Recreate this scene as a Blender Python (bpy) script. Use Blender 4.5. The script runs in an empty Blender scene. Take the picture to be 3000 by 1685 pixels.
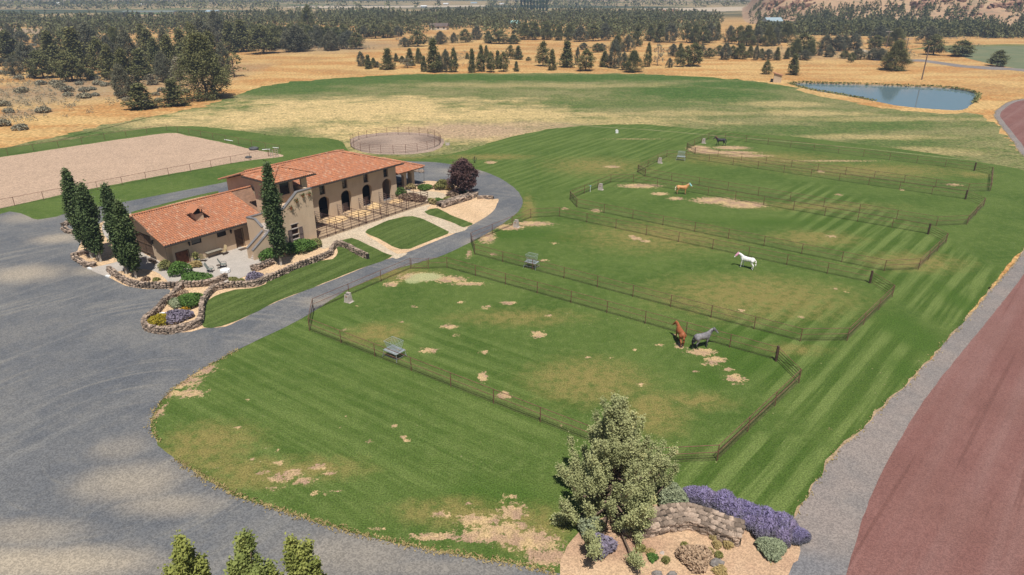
import bpy, math, random
import numpy as np
from mathutils import Vector, Matrix, noise as mnoise
rnd = random.Random(7); R = math.radians
S = bpy.context.scene
COL = S.collection
# ------------------------------------------------------------------ camera, light, exposure
CAM_H = 31.0; FPX = 2000.0; PITCH = math.atan((842.5+40)/FPX)
cam = bpy.data.objects.new('camera', bpy.data.cameras.new('camera')); COL.objects.link(cam)
cam.location = (0, 0, CAM_H); cam.rotation_euler = (math.pi/2-PITCH, 0, 0)
cam.data.sensor_width = 36; cam.data.lens = 24.0; cam.data.clip_start = .5; cam.data.clip_end = 40000
S.camera = cam
S.render.resolution_x = 1024; S.render.resolution_y = 575
SUN_AZ = -83.5; SUN_EL = 64.5                     # compass direction towards the sun, elevation
world = bpy.data.worlds.new('World'); S.world = world; world.use_nodes = True
wn = world.node_tree.nodes; wl = world.node_tree.links
bg = wn['Background']; sky = wn.new('ShaderNodeTexSky'); sky.sky_type = 'NISHITA'; sky.sun_disc = False
sky.sun_elevation = R(SUN_EL); sky.sun_rotation = R(90-SUN_AZ); sky.altitude = 900; sky.dust_density = 1.5; sky.air_density = 1.0
wl.new(sky.outputs[0], bg.inputs[0]); bg.inputs[1].default_value = .055
sl = bpy.data.lights.new('sun', 'SUN'); sl.energy = 5.0; sl.angle = R(.53); sl.color = (1, .95, .87)
sun = bpy.data.objects.new('sun', sl); COL.objects.link(sun)
sd = Vector((math.cos(R(SUN_AZ))*math.cos(R(SUN_EL)), math.sin(R(SUN_AZ))*math.cos(R(SUN_EL)), math.sin(R(SUN_EL))))
sun.rotation_euler = sd.to_track_quat('Z', 'Y').to_euler(); sun.location = (0, 0, 200)
S.view_settings.view_transform = 'Standard'; S.view_settings.look = 'None'
S.view_settings.exposure = .20; S.view_settings.gamma = 1; S.view_settings.use_curve_mapping = False
# ------------------------------------------------------------------ surveying helpers (photo point -> point on the ground)
def g(x, y, z=0.):
    u = (x-1500)/FPX; v = (842.5-y)/FPX
    dy = math.cos(PITCH)+v*math.sin(PITCH); dz = -math.sin(PITCH)+v*math.cos(PITCH)
    t = (z-CAM_H)/dz
    return (u*t, dy*t)
def pr(X, Y, Z):
    Z -= CAM_H
    f = Y*math.cos(PITCH)-Z*math.sin(PITCH); u = Y*math.sin(PITCH)+Z*math.cos(PITCH)
    return (1500+FPX*X/f, 842.5-FPX*u/f)
def hgt(x, y, yt):
    X, Y = g(x, y); lo, hi = 0, 60
    for _ in range(30):
        m = (lo+hi)/2
        if pr(X, Y, m)[1] > yt: lo = m
        else: hi = m
    return lo
DS = 3000/2576
def d(x, y): return g(x*DS, y*DS)
def mpp(x, y):                                     # metres per photo pixel at a ground point
    X, Y = g(x, y); return math.sqrt(X*X+Y*Y+CAM_H**2)/FPX
# ------------------------------------------------------------------ object helpers
def tag(o, label=None, cat=None, group=None, kind=None):
    if label: o['label'] = label
    if cat: o['category'] = cat
    if group: o['group'] = group
    if kind: o['kind'] = kind
    return o
def empty(name, loc=(0, 0, 0), rz=0, label=None, cat=None, group=None):
    o = bpy.data.objects.new(name, None); COL.objects.link(o); o.location = loc; o.rotation_euler = (0, 0, rz)
    o.empty_display_size = .3
    return tag(o, label, cat, group)
class MB:
    def __init__(s): s.v = []; s.f = []; s.t = []; s.tint = 0.5
    def add(s, vs, fs):
        n = len(s.v); s.v += [tuple(p) for p in vs]; s.f += [tuple(i+n for i in f) for f in fs]; s.t += [s.tint]*len(fs)
    def box(s, x0, x1, y0, y1, z0, z1):
        s.add([(x0,y0,z0),(x1,y0,z0),(x1,y1,z0),(x0,y1,z0),(x0,y0,z1),(x1,y0,z1),(x1,y1,z1),(x0,y1,z1)],
              [(0,3,2,1),(4,5,6,7),(0,1,5,4),(1,2,6,5),(2,3,7,6),(3,0,4,7)])
    def cyl(s, a, b, r0, r1=None, n=8, cap=True):
        r1 = r0 if r1 is None else r1
        a = Vector(a); b = Vector(b); w = (b-a)
        if w.length < 1e-6: return
        w.normalize(); p = w.orthogonal().normalized(); q = w.cross(p)
        vs = []
        for c, r in ((a, r0), (b, r1)):
            for i in range(n):
                t = 2*math.pi*i/n; vs.append(c+p*(r*math.cos(t))+q*(r*math.sin(t)))
        fs = [(i, (i+1) % n, n+(i+1) % n, n+i) for i in range(n)]
        if cap: fs += [tuple(range(n-1, -1, -1)), tuple(range(n, 2*n))]
        s.add(vs, fs)
    def tube(s, pts, r, n=5):
        for a, b in zip(pts[:-1], pts[1:]): s.cyl(a, b, r, r, n)
    def prism(s, poly, lo, hi, ax='y'):            # polygon in (x,z) extruded along y, or (y,z) along x, or (x,y) along z
        def P(a, b, c): return {'y': (a, c, b), 'x': (c, a, b), 'z': (a, b, c)}[ax]
        n = len(poly)
        vs = [P(a, b, lo) for a, b in poly]+[P(a, b, hi) for a, b in poly]
        s.add(vs, [tuple(range(n)), tuple(range(2*n-1, n-1, -1))]+[(i, n+i, n+(i+1) % n, (i+1) % n) for i in range(n)])
    def ball(s, c, r, sx=1, sy=1, sz=1, n=10, m=6):
        vs = [(c[0], c[1], c[2]+r*sz)]
        for j in range(1, m):
            a = math.pi*j/m
            for i in range(n):
                t = 2*math.pi*i/n
                vs.append((c[0]+r*sx*math.sin(a)*math.cos(t), c[1]+r*sy*math.sin(a)*math.sin(t), c[2]+r*sz*math.cos(a)))
        vs.append((c[0], c[1], c[2]-r*sz)); e = len(vs)-1
        fs = [(0, 1+i, 1+(i+1) % n) for i in range(n)]
        for j in range(m-2):
            for i in range(n): fs.append((1+j*n+i, 1+(j+1)*n+i, 1+(j+1)*n+(i+1) % n, 1+j*n+(i+1) % n))
        fs += [(e, 1+(m-2)*n+(i+1) % n, 1+(m-2)*n+i) for i in range(n)]
        s.add(vs, fs)
    def rock(s, c, sx, sy, sz, rz=0, rg=rnd, k=.22):
        vs = []
        for p in ((-1,-1,-1),(1,-1,-1),(1,1,-1),(-1,1,-1),(-1,-1,1),(1,-1,1),(1,1,1),(-1,1,1),(0,0,1.25),(0,-1.2,0),(1.2,0,0),(0,1.2,0),(-1.2,0,0)):
            x = p[0]*sx*.5*(1+rg.uniform(-k, k)); y = p[1]*sy*.5*(1+rg.uniform(-k, k)); z = p[2]*sz*.5*(1+rg.uniform(-k, k)*.6)
            vs.append((c[0]+x*math.cos(rz)-y*math.sin(rz), c[1]+x*math.sin(rz)+y*math.cos(rz), c[2]+z))
        fs = [(0,3,2,1)]
        for a, b in ((4,5),(5,6),(6,7),(7,4)): fs.append((a, b, 8))
        for q, m in (((0,1,5,4),9),((1,2,6,5),10),((2,3,7,6),11),((3,0,4,7),12)):
            for i in range(4): fs.append((q[i], q[(i+1) % 4], m))
        s.add(vs, fs)
    def lump(s, c, sx, sy, sz, seed=0., n=16, m=10, k=.34):
        i0 = len(s.v); s.ball((0, 0, 0), 1., 1, 1, 1, n, m)
        for i in range(i0, len(s.v)):
            p = Vector(s.v[i]); q = 1+k*mnoise.noise(p*1.1+Vector((seed, 0, 0)))+k*.7*mnoise.noise(p*2.7+Vector((0, seed, 0)))+.08*mnoise.noise(p*7)
            s.v[i] = (c[0]+p.x*q*sx, c[1]+p.y*q*sy, c[2]+p.z*q*sz)
    def build(s, name, mat, parent=None, smooth=False, kind=None, label=None):
        m = bpy.data.meshes.new(name); m.from_pydata(s.v, [], s.f); m.materials.append(mat)
        a = m.attributes.new('tint', 'FLOAT', 'FACE'); a.data.foreach_set('value', s.t)
        if smooth: m.polygons.foreach_set('use_smooth', [True]*len(m.polygons))
        m.update()
        return put(name, m, parent, kind, label)
def put(name, mesh, parent=None, kind=None, label=None, loc=None, rz=None, sc=None):
    o = bpy.data.objects.new(name, mesh); COL.objects.link(o)
    if parent: o.parent = parent
    if loc: o.location = loc
    if rz is not None: o.rotation_euler = (0, 0, rz)
    if sc is not None: o.scale = sc if isinstance(sc, tuple) else (sc, sc, sc)
    return tag(o, label, kind=kind)
def npmesh(name, V, F, mat, tint=None):            # V (n,3) F (m,k) arrays, quick
    V = np.asarray(V, np.float32); F = np.asarray(F, np.int32); k = F.shape[1]
    m = bpy.data.meshes.new(name); m.vertices.add(len(V)); m.vertices.foreach_set('co', V.ravel())
    m.loops.add(F.size); m.loops.foreach_set('vertex_index', F.ravel())
    m.polygons.add(len(F)); m.polygons.foreach_set('loop_start', np.arange(0, F.size, k, dtype=np.int32))
    m.materials.append(mat)
    if tint is not None:
        a = m.attributes.new('tint', 'FLOAT', 'FACE'); a.data.foreach_set('value', np.asarray(tint, np.float32))
    m.update(calc_edges=True); return m
# ------------------------------------------------------------------ shader helpers
class NT:
    def __init__(s, name, rough=.9, spec=.2):
        s.mat = bpy.data.materials.new(name); s.mat.use_nodes = True
        s.n = s.mat.node_tree.nodes; s.l = s.mat.node_tree.links
        s.b = s.n['Principled BSDF']; s.b.inputs['Roughness'].default_value = rough
        s.b.inputs['Specular IOR Level'].default_value = spec
        s._pos = None
    def sock(s, v, i):
        if hasattr(v, 'links'): s.l.new(v, i)
        elif isinstance(v, (int, float)) or not isinstance(i.default_value, float):
            i.default_value = (tuple(v)+(1,))[:len(i.default_value)] if isinstance(v, (tuple, list)) else v
    def new(s, t, **k):
        n = s.n.new(t)
        for a, b in k.items(): setattr(n, a, b)
        return n
    def pos(s):
        if s._pos is None: s._pos = s.new('ShaderNodeNewGeometry').outputs['Position']
        return s._pos
    def obj(s): return s.new('ShaderNodeTexCoord').outputs['Object']
    def m(s, op, a, b=0, c=0, clamp=False):
        n = s.new('ShaderNodeMath', operation=op, use_clamp=clamp)
        s.sock(a, n.inputs[0]); s.sock(b, n.inputs[1]); s.sock(c, n.inputs[2]); return n.outputs[0]
    def vm(s, op, a, b=(0, 0, 0)):
        n = s.new('ShaderNodeVectorMath', operation=op); s.sock(a, n.inputs[0]); s.sock(b, n.inputs[1])
        return n.outputs['Value'] if op in ('LENGTH', 'DOT_PRODUCT') else n.outputs[0]
    def map(s, v, sc=(1, 1, 1), rot=0, loc=(0, 0, 0)):
        n = s.new('ShaderNodeMapping'); s.sock(v, n.inputs[0]); n.inputs['Scale'].default_value = sc
        n.inputs['Rotation'].default_value = (0, 0, rot); n.inputs['Location'].default_value = loc; return n.outputs[0]
    def ani(s, sx, sy, ang): return s.map(s.map(s.pos(), (1, 1, 1), -ang), (sx, sy, 1))
    def noise(s, scale, v=None, det=3, rough=.55, dist=0):
        n = s.new('ShaderNodeTexNoise'); s.sock(v if v is not None else s.pos(), n.inputs['Vector'])
        n.inputs['Scale'].default_value = scale; n.inputs['Detail'].default_value = det
        n.inputs['Roughness'].default_value = rough; n.inputs['Distortion'].default_value = dist; return n.outputs[0]
    def vor(s, scale, v=None, feat='F1', out='Distance'):
        n = s.new('ShaderNodeTexVoronoi', feature=feat); s.sock(v if v is not None else s.pos(), n.inputs['Vector'])
        n.inputs['Scale'].default_value = scale; return n.outputs[out]
    def step(s, v, a, b, lo=0., hi=1.):
        n = s.new('ShaderNodeMapRange', interpolation_type='SMOOTHSTEP'); s.sock(v, n.inputs[0])
        for i, q in enumerate((a, b, lo, hi)): n.inputs[1+i].default_value = q
        return n.outputs[0]
    def mix(s, f, a, b, mode='MIX'):
        n = s.new('ShaderNodeMix', data_type='RGBA', blend_type=mode)
        s.sock(f, n.inputs[0]); s.sock(a, n.inputs[6]); s.sock(b, n.inputs[7]); return n.outputs[2]
    def attr(s, name='tint'): return s.new('ShaderNodeAttribute', attribute_name=name).outputs['Fac']
    def orand(s): return s.new('ShaderNodeObjectInfo').outputs['Random']
    def col(s, c): s.sock(c, s.b.inputs['Base Color']); return s
    def bump(s, h, st=.4, dist=.05):
        n = s.new('ShaderNodeBump'); n.inputs['Strength'].default_value = st; n.inputs['Distance'].default_value = dist
        s.sock(h, n.inputs['Height']); s.l.new(n.outputs[0], s.b.inputs['Normal']); return s
    def ell(s, wp, cx, cy, rx, ry, rot, nz, amp=.7, soft=.35):
        """soft-edged ellipse on the ground, edge broken by noise nz"""
        v = s.map(wp, (1, 1, 0), 0, (-cx, -cy, 0))
        v = s.map(v, (1/rx, 1/ry, 1), 0) if abs(rot) < 1e-3 else s.map(s.map(v, (1, 1, 1), -rot), (1/rx, 1/ry, 1), 0)
        l = s.vm('LENGTH', v)
        l = s.m('ADD', l, s.m('MULTIPLY', s.m('SUBTRACT', nz, .5), amp*2))
        return s.step(l, 1+soft, 1-soft, 0, 1)
def blobs(nt, lst, nz, amp=.7, soft=.35):
    """lst of (display x, y, half width, half height in display px) -> union mask"""
    out = None; wp = nt.pos()
    for b in lst:
        cx, cy = d(b[0], b[1]); x0, _ = d(b[0]-b[2], b[1]); x1, _ = d(b[0]+b[2], b[1])
        _, y0 = d(b[0], b[1]+b[3]); _, y1 = d(b[0], b[1]-b[3])
        e = nt.ell(wp, (x0+x1)/2, (y0+y1)/2, (x1-x0)/2, max((y1-y0)/2, .05), 0, nz, amp, soft)
        if len(b) > 4: e = nt.m('MULTIPLY', e, b[4])
        out = e if out is None else nt.m('MAXIMUM', out, e)
    return out
def simple(name, c, rough=.8, var=.12, sc=3., metal=0, spec=.3, bump=0, tintvar=0):
    nt = NT(name, rough, spec)
    n = nt.noise(sc, nt.obj(), 4)
    k = nt.step(n, .3, .7, 1-var, 1+var)
    cc = nt.mix(1, c, nt.new('ShaderNodeCombineColor').outputs[0] if 0 else c)
    q = nt.new('ShaderNodeVectorMath', operation='SCALE'); q.inputs[0].default_value = c; nt.sock(k, q.inputs['Scale'])
    o = q.outputs[0]
    if tintvar:
        q2 = nt.new('ShaderNodeVectorMath', operation='SCALE'); nt.l.new(o, q2.inputs[0])
        nt.sock(nt.step(nt.attr(), 0, 1, 1-tintvar, 1+tintvar), q2.inputs['Scale']); o = q2.outputs[0]
    nt.col(o); nt.b.inputs['Metallic'].default_value = metal
    if bump: nt.bump(n, bump, .02)
    return nt.mat
# ------------------------------------------------------------------ ground materials
def grass_mat(name, base, light, dark, extra=None, stripes=None, fine=9.):
    nt = NT(name, .95, .1); p = nt.pos()
    n1 = nt.noise(.12, None, 5, .6); n2 = nt.noise(1.1, None, 5, .65); n3 = nt.noise(fine, None, 3, .7)
    c = nt.mix(nt.step(n1, .35, .68), base, dark)
    c = nt.mix(nt.m('MULTIPLY', nt.step(n2, .42, .72), .5), c, light)
    if stripes: c = stripes(nt, c)
    if extra: c = extra(nt, c, n2)
    c = nt.mix(nt.step(n3, .3, .75), nt.mix(1, c, (.55, .56, .5), 'MULTIPLY'), nt.mix(1, c, (1.42, 1.40, 1.36), 'MULTIPLY'))
    nt.col(c); nt.bump(nt.m('ADD', n3, nt.m('MULTIPLY', n2, 1.5)), .55, .10)
    return nt.mat
DIRT = (.40, .27, .17); STRAW = (.46, .34, .18)
def band(nt, ang, w, k1=.35, ph=0., jit=.6):
    """mowing bands of width w metres running along angle ang"""
    v = nt.map(nt.pos(), (1, 1, 0), -ang); q = nt.new('ShaderNodeSeparateXYZ'); nt.l.new(v, q.inputs[0])
    y = nt.m('ADD', q.outputs[1], nt.m('MULTIPLY', nt.noise(.05, None, 2), 1.2*jit))
    s = nt.m('SINE', nt.m('ADD', nt.m('MULTIPLY', y, math.pi/w), ph))
    st = nt.noise(.9, nt.ani(.07, 1.5, ang), 4)                     # streaks along the mowing line
    st2 = nt.noise(2.6, nt.ani(.05, 1.2, ang), 3)
    s = nt.m('ADD', nt.m('MULTIPLY', s, k1), nt.m('ADD', nt.m('MULTIPLY', nt.m('SUBTRACT', st, .5), 5.), nt.m('MULTIPLY', nt.m('SUBTRACT', st2, .5), 3.)))
    return nt.step(s, -.9, .9)
def region(nt, lst, soft=.2): return blobs(nt, lst, nt.noise(.25, None, 3), .12, soft)
LB = {}
LB['lush'] = [(2290, 840, 60, 60), (1880, 905, 110, 50, .9), (1240, 1260, 180, 60, .7), (1290, 590, 170, 18, .7), (1420, 600, 90, 18, .6), (1780, 950, 60, 40, .6), (2350, 1000, 60, 120, .8), (2480, 800, 50, 100, .7), (2200, 1180, 50, 60, .6), (1960, 560, 300, 20, .4), (1900, 840, 300, 20, .5)]
LB['yel'] = [(1480, 960, 160, 60, .8), (1640, 1040, 90, 60, .8), (1900, 750, 260, 60, .75), (1650, 600, 260, 50, .5), (2200, 430, 260, 22, .6), (2300, 660, 150, 30, .6), (1300, 800, 220, 30, .45), (1000, 690, 90, 18, .9), (2050, 600, 120, 22, .7), (1900, 400, 220, 20, .7), (2050, 520, 300, 16, .35),
        (520, 1120, 130, 60, .8), (640, 1190, 120, 40, .9), (800, 1180, 150, 40, .6), (1150, 1290, 160, 40, .8), (1330, 1330, 110, 60, .8), (1500, 420, 160, 30, .5), (950, 840, 80, 28, .8), (1750, 1010, 120, 30, .5), (2000, 880, 110, 22, .4), (560, 1170, 80, 22, .7),
        (1230, 395, 120, 8, .7), (1000, 394, 110, 7, .8), (700, 425, 110, 6, .7), (1330, 530, 20, 40, .7), (2450, 440, 60, 12, .5)]
LB['bare'] = [(1130, 822, 22, 7), (1353, 842, 20, 10), (1268, 995, 20, 11), (1215, 950, 13, 15), (1078, 882, 26, 8, .9), (1160, 761, 9, 4), (1043, 772, 9, 4), (1222, 773, 16, 6, .8), (1280, 763, 20, 5), (1380, 795, 10, 4), (1146, 844, 12, 5, .8), (1218, 886, 16, 6, .8), (1765, 886, 38, 10), (1800, 905, 30, 8), (1850, 953, 26, 12), (1710, 870, 14, 8), (1832, 930, 16, 5), (1790, 915, 40, 12, .6), (1660, 868, 14, 4, .9), (1700, 842, 14, 5, .7),
        (1610, 968, 16, 5, .9), (1750, 935, 14, 5, .8), (1595, 880, 8, 4, .8), (1480, 900, 12, 3, .7), (1010, 810, 8, 3, .8), (1240, 850, 6, 3, .8), (1410, 1070, 8, 4, .7), (900, 770, 10, 4, .7), (1540, 900, 6, 3, .9), (1580, 1000, 8, 3, .8),
        (1060, 697, 60, 12), (1130, 703, 50, 10, .9), (1180, 714, 60, 7, .7), (985, 715, 22, 8, .9), (1000, 880, 26, 5, .8), (870, 830, 20, 6, .6),
        (1225, 598, 26, 18, .9), (1280, 572, 40, 8), (1340, 563, 60, 7, .9), (1180, 640, 8, 14, .9), (1600, 600, 16, 5), (1625, 607, 12, 4), (1590, 594, 10, 3), (1370, 655, 18, 4, .7), (1240, 640, 12, 5, .8), (2100, 726, 8, 3), (2130, 735, 7, 3), (1865, 782, 14, 4), (2015, 798, 9, 4),
        (1870, 515, 60, 10), (1800, 505, 70, 10, .9), (1610, 468, 70, 7, .8), (1660, 488, 30, 5, .8), (1500, 530, 14, 5), (1395, 612, 12, 4, .8), (1420, 525, 12, 4, .8), (1700, 500, 30, 6, .7), (2090, 595, 24, 6, .6),
        (1775, 381, 36, 7), (1830, 384, 90, 5, .9), (1760, 372, 26, 6), (1880, 392, 80, 5, .8), (1740, 377, 14, 7, .9), (1840, 372, 60, 6, .8), (2065, 432, 10, 3), (2110, 490, 14, 3, .8), (2270, 478, 10, 3, .8),
        (1015, 1100, 11, 5), (1025, 1108, 9, 4), (992, 1073, 12, 6), (930, 1110, 15, 6, .8), (870, 1050, 8, 3, .7), (855, 1075, 7, 3, .7), (700, 1165, 14, 8), (735, 1190, 30, 12, .9), (800, 1175, 30, 9, .9), (830, 1190, 16, 5), (700, 1205, 34, 12, .85), (760, 1210, 50, 14, .7), (660, 1190, 16, 8, .9), (640, 1155, 18, 6, .7), (800, 1240, 40, 10, .6), (850, 1235, 18, 6, .7), (600, 1075, 12, 4, .8), (620, 1008, 14, 5, .7), (690, 1230, 30, 8, .6), (560, 1148, 10, 4, .8), (540, 1180, 8, 3, .8), (700, 1135, 12, 3, .7),
        (1290, 1290, 40, 30, .9), (1200, 1310, 70, 24, .75), (1330, 1360, 90, 30, .9), (1230, 1350, 120, 18, .9), (1110, 1295, 40, 12, .7), (1100, 1350, 90, 12, .8), (1380, 1400, 70, 28, .9), (1280, 1250, 30, 14, .6), (1180, 1270, 30, 9, .6), (950, 1330, 50, 8, .6), (1265, 1330, 140, 34, .5),
        (450, 960, 60, 22, .95), (500, 930, 50, 20, .85), (420, 990, 40, 14, .9), (480, 990, 60, 18, .6), (400, 1040, 14, 30, .8),
        (490, 1187, 10, 5, .9), (1540, 420, 40, 6, .5), (1235, 409, 16, 4, 1), (1700, 1140, 16, 8, .5), (1620, 1130, 10, 4, .7), (2060, 1205, 8, 5, .7), (2090, 1080, 12, 5, .7), (2000, 1010, 8, 4, .5),
        (2100, 405, 260, 5, .35), (2400, 465, 40, 6, .5), (1600, 350, 200, 3, .3)]
LB['hay'] = [(1070, 697, 40, 10), (1040, 705, 20, 8)]
LB['front'] = [(900, 1050, 560, 240), (560, 1000, 150, 130), (800, 850, 200, 60)]
LB['strip'] = [(2350, 700, 190, 240), (2150, 960, 260, 240), (1950, 1200, 260, 110)]
LB['mid'] = [(1450, 400, 280, 90), (1650, 345, 260, 30)]
def lawn_extra(nt, c, n2):
    nz = nt.noise(.55, None, 5, .7); nzf = nt.noise(2.3, None, 6, .75)
    def mask(name, nze, amp, soft):
        v = nt.m('ADD', nt.attr(name), nt.m('MULTIPLY', nt.m('SUBTRACT', nze, .5), amp*2)); return nt.step(v, -soft, soft)
    a1 = math.atan2(d(1450, 1080)[1]-d(780, 830)[1], d(1450, 1080)[0]-d(780, 830)[0])
    a2 = math.atan2(d(2450, 690)[1]-d(1850, 1230)[1], d(2450, 690)[0]-d(1850, 1230)[0])
    a3 = math.atan2(d(1500, 350)[1]-d(1320, 450)[1], d(1600, 345)[0]-d(1320, 450)[0])
    lt = (.155, .205, .062); dk = (.048, .092, .014)
    b1 = band(nt, a1-.03, .95, jit=.4); b2 = band(nt, a2+.075, 1.0, k1=.8, jit=.2); b3 = band(nt, a3, 1.0, k1=.45, jit=1.8)
    for nm, b, k_ in (('front', b1, .34), ('strip', b2, .6), ('mid', b3, .45)):
        rg_ = mask(nm, nz, .1, .2)
        c = nt.mix(nt.m('MULTIPLY', rg_, nt.m('MULTIPLY', b, k_)), c, lt)
        c = nt.mix(nt.m('MULTIPLY', rg_, nt.m('MULTIPLY', nt.m('SUBTRACT', 1, b), k_)), c, dk)
    c = nt.mix(nt.m('MULTIPLY', mask('lush', nz, .5, .5), .7), c, (.052, .105, .016))
    c = nt.mix(nt.m('MULTIPLY', mask('yel', nz, .6, .6), nt.step(n2, .2, .6)), c, (.215, .185, .065))
    bc = nt.mix(nt.step(nt.noise(.8, None, 4), .35, .65), (.36, .24, .17), (.50, .36, .20))
    c = nt.mix(mask('bare', nzf, 1.5, .12), c, bc)
    c = nt.mix(nt.m('MULTIPLY', mask('hay', nzf, .8, .3), .85), c, (.36, .38, .20))
    sp = nt.step(nt.vor(1.1, None), .10, .05)
    c = nt.mix(nt.m('MULTIPLY', sp, nt.step(n1_(nt), .5, .65, 0, .6)), c, (.42, .36, .22))
    return c
def n1_(nt): return nt.noise(.09, None, 4)
M = {}
M['lawn'] = grass_mat('mown_grass', (.094, .140, .034), (.148, .190, .060), (.062, .108, .022), lawn_extra)
def garden_extra(nt, c, n2):
    a1 = math.atan2(d(1200, 590)[1]-d(800, 790)[1], d(1200, 590)[0]-d(800, 790)[0]); b = band(nt, a1, 1.3, jit=1.)
    c = nt.mix(nt.m('MULTIPLY', b, .5), c, (.12, .165, .05)); return nt.mix(nt.m('MULTIPLY', nt.m('SUBTRACT', 1, b), .4), c, (.045, .08, .018))
M['garden'] = grass_mat('garden_grass', (.082, .118, .030), (.12, .155, .05), (.058, .092, .02), garden_extra)
def meadow_extra(nt, c, n2):
    v = nt.map(nt.pos(), (.75, 1.1, 1), .12); st = nt.noise(.10, v, 8, .78); st2 = nt.noise(.35, v, 6, .8)
    dry = nt.step(st, .42, .56)
    c = nt.mix(nt.m('MULTIPLY', dry, .55), c, (.26, .23, .115))
    c = nt.mix(nt.m('MULTIPLY', nt.step(nt.noise(.9, v, 5, .8), .45, .62), .45), c, (.33, .27, .14))
    gr = blobs(nt, [(1300, 196, 900, 9, 1), (1750, 235, 190, 20, 1), (700, 225, 160, 14, .9), (600, 262, 120, 12, .9), (470, 290, 110, 10, .8), (900, 205, 160, 12, .9), (1550, 262, 260, 10, .6), (2000, 330, 200, 14, .7), (2200, 315, 160, 14, .7), (2250, 360, 120, 14, .7), (250, 338, 180, 6, .8), (760, 212, 120, 10, 1), (1850, 215, 120, 12, 1)], nt.noise(.08, None, 7, .75), 1.2, .5)
    c = nt.mix(gr, c, nt.mix(nt.step(st2, .3, .7), (.040, .090, .016), (.085, .145, .034)))
    tan = blobs(nt, [(900, 280, 380, 32, 1), (650, 300, 240, 26, .95), (1250, 290, 260, 16, .85), (1100, 330, 260, 26, 1), (1500, 305, 260, 10, .6), (450, 312, 160, 12, .6), (2180, 345, 160, 7, .45), (2350, 380, 130, 10, .35), (1980, 262, 120, 6, .5), (2050, 285, 130, 7, .55), (2250, 300, 240, 5, .35), (1000, 370, 120, 12, .7), (1700, 285, 200, 7, .4), (1350, 215, 300, 5, .3)], nt.noise(.07, nt.map(nt.pos(), (.8, 1., 1), .2), 8, .78), 2.2, .5)
    c = nt.mix(nt.m('MULTIPLY', tan, .95), c, nt.mix(nt.step(st2, .3, .7), (.44, .33, .17), (.68, .50, .25)))
    c = nt.mix(nt.m('MULTIPLY', nt.step(nt.noise(.6, None, 6, .8), .5, .62), .4), c, (.24, .215, .10))
    br = blobs(nt, [(1180, 330, 170, 20, .9), (1330, 318, 120, 12, .6)], st2, .7, .5)
    c = nt.mix(br, c, nt.mix(nt.step(n2, .4, .6), (.33, .23, .16), (.43, .31, .21)))
    tr = nt.step(nt.noise(.55, nt.map(nt.pos(), (.7, 1, 0)), 5, .75), .55, .64)
    c = nt.mix(nt.m('MULTIPLY', tr, .6), c, (.045, .08, .022))
    return c
M['meadow'] = grass_mat('meadow_grass', (.105, .145, .042), (.19, .20, .075), (.075, .115, .030), meadow_extra, fine=1.6)
def dry_extra(nt, c, n2):
    v = nt.map(nt.pos(), (.5, 1.3, 1)); st = nt.noise(.05, v, 5, .6)
    c = nt.mix(nt.step(st, .40, .60), (.43, .225, .085), (.52, .34, .15))
    c = nt.mix(nt.m('MULTIPLY', nt.step(nt.noise(.02, None, 6, .75), .5, .6), .6), c, (.36, .21, .09))
    c = nt.mix(nt.m('MULTIPLY', nt.step(nt.noise(.35, None, 4), .5, .7), .55), c, (.56, .41, .19))
    sage = blobs(nt, [(110, 235, 220, 34, .9), (60, 285, 60, 14, .7), (330, 215, 160, 40, .7), (830, 118, 160, 16, .8), (1900, 130, 200, 12, .5), (500, 200, 90, 40, .6), (2100, 140, 200, 10, .5)], nt.noise(.12, None, 5, .7), .7, .5)
    c = nt.mix(nt.m('MULTIPLY', sage, nt.step(n2, .3, .6)), c, (.27, .21, .15))
    dist = nt.vm('LENGTH', nt.pos())
    far = nt.step(dist, 600, 1000)
    fv = nt.map(nt.pos(), (.35, 1, 1)); pat = nt.noise(.0045, fv, 5, .6)
    fc = nt.mix(nt.step(pat, .44, .50), (.07, .085, .05), (.36, .27, .15))
    fc = nt.mix(nt.step(nt.noise(.009, fv, 3), .60, .64), fc, (.08, .13, .05))
    return nt.mix(far, c, fc)
M['dry'] = grass_mat('dry_pasture', (.45, .29, .12), (.52, .37, .17), (.40, .24, .10), dry_extra, fine=1.1)
def gravel(name, a, b, c2, blob=None, bcol=(.30, .25, .19), sc=14., tracks=None):
    nt = NT(name, .95, .15)
    n1 = nt.noise(.16, None, 5, .6); n3 = nt.noise(sc, None, 2, .7); n4 = nt.vor(sc*.8, None, 'F1', 'Color')
    q = nt.new('ShaderNodeSeparateColor'); nt.l.new(n4, q.inputs[0])
    c = nt.mix(nt.step(n1, .35, .65), a, b)
    c = nt.mix(nt.m('MULTIPLY', nt.step(nt.noise(.7, None, 4), .5, .7), .35), c, c2)
    if tracks: c = tracks(nt, c)
    if blob: c = nt.mix(blobs(nt, blob, nt.noise(.3, None, 5, .7), .6, .8), c, bcol)
    c = nt.mix(nt.m('MULTIPLY', nt.step(q.outputs[0], 0, 1), .8), nt.mix(1, c, (.74, .74, .75), 'MULTIPLY'), nt.mix(1, c, (1.26, 1.25, 1.24), 'MULTIPLY'))
    nt.col(c); nt.bump(n3, .4, .04); return nt.mat
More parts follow.
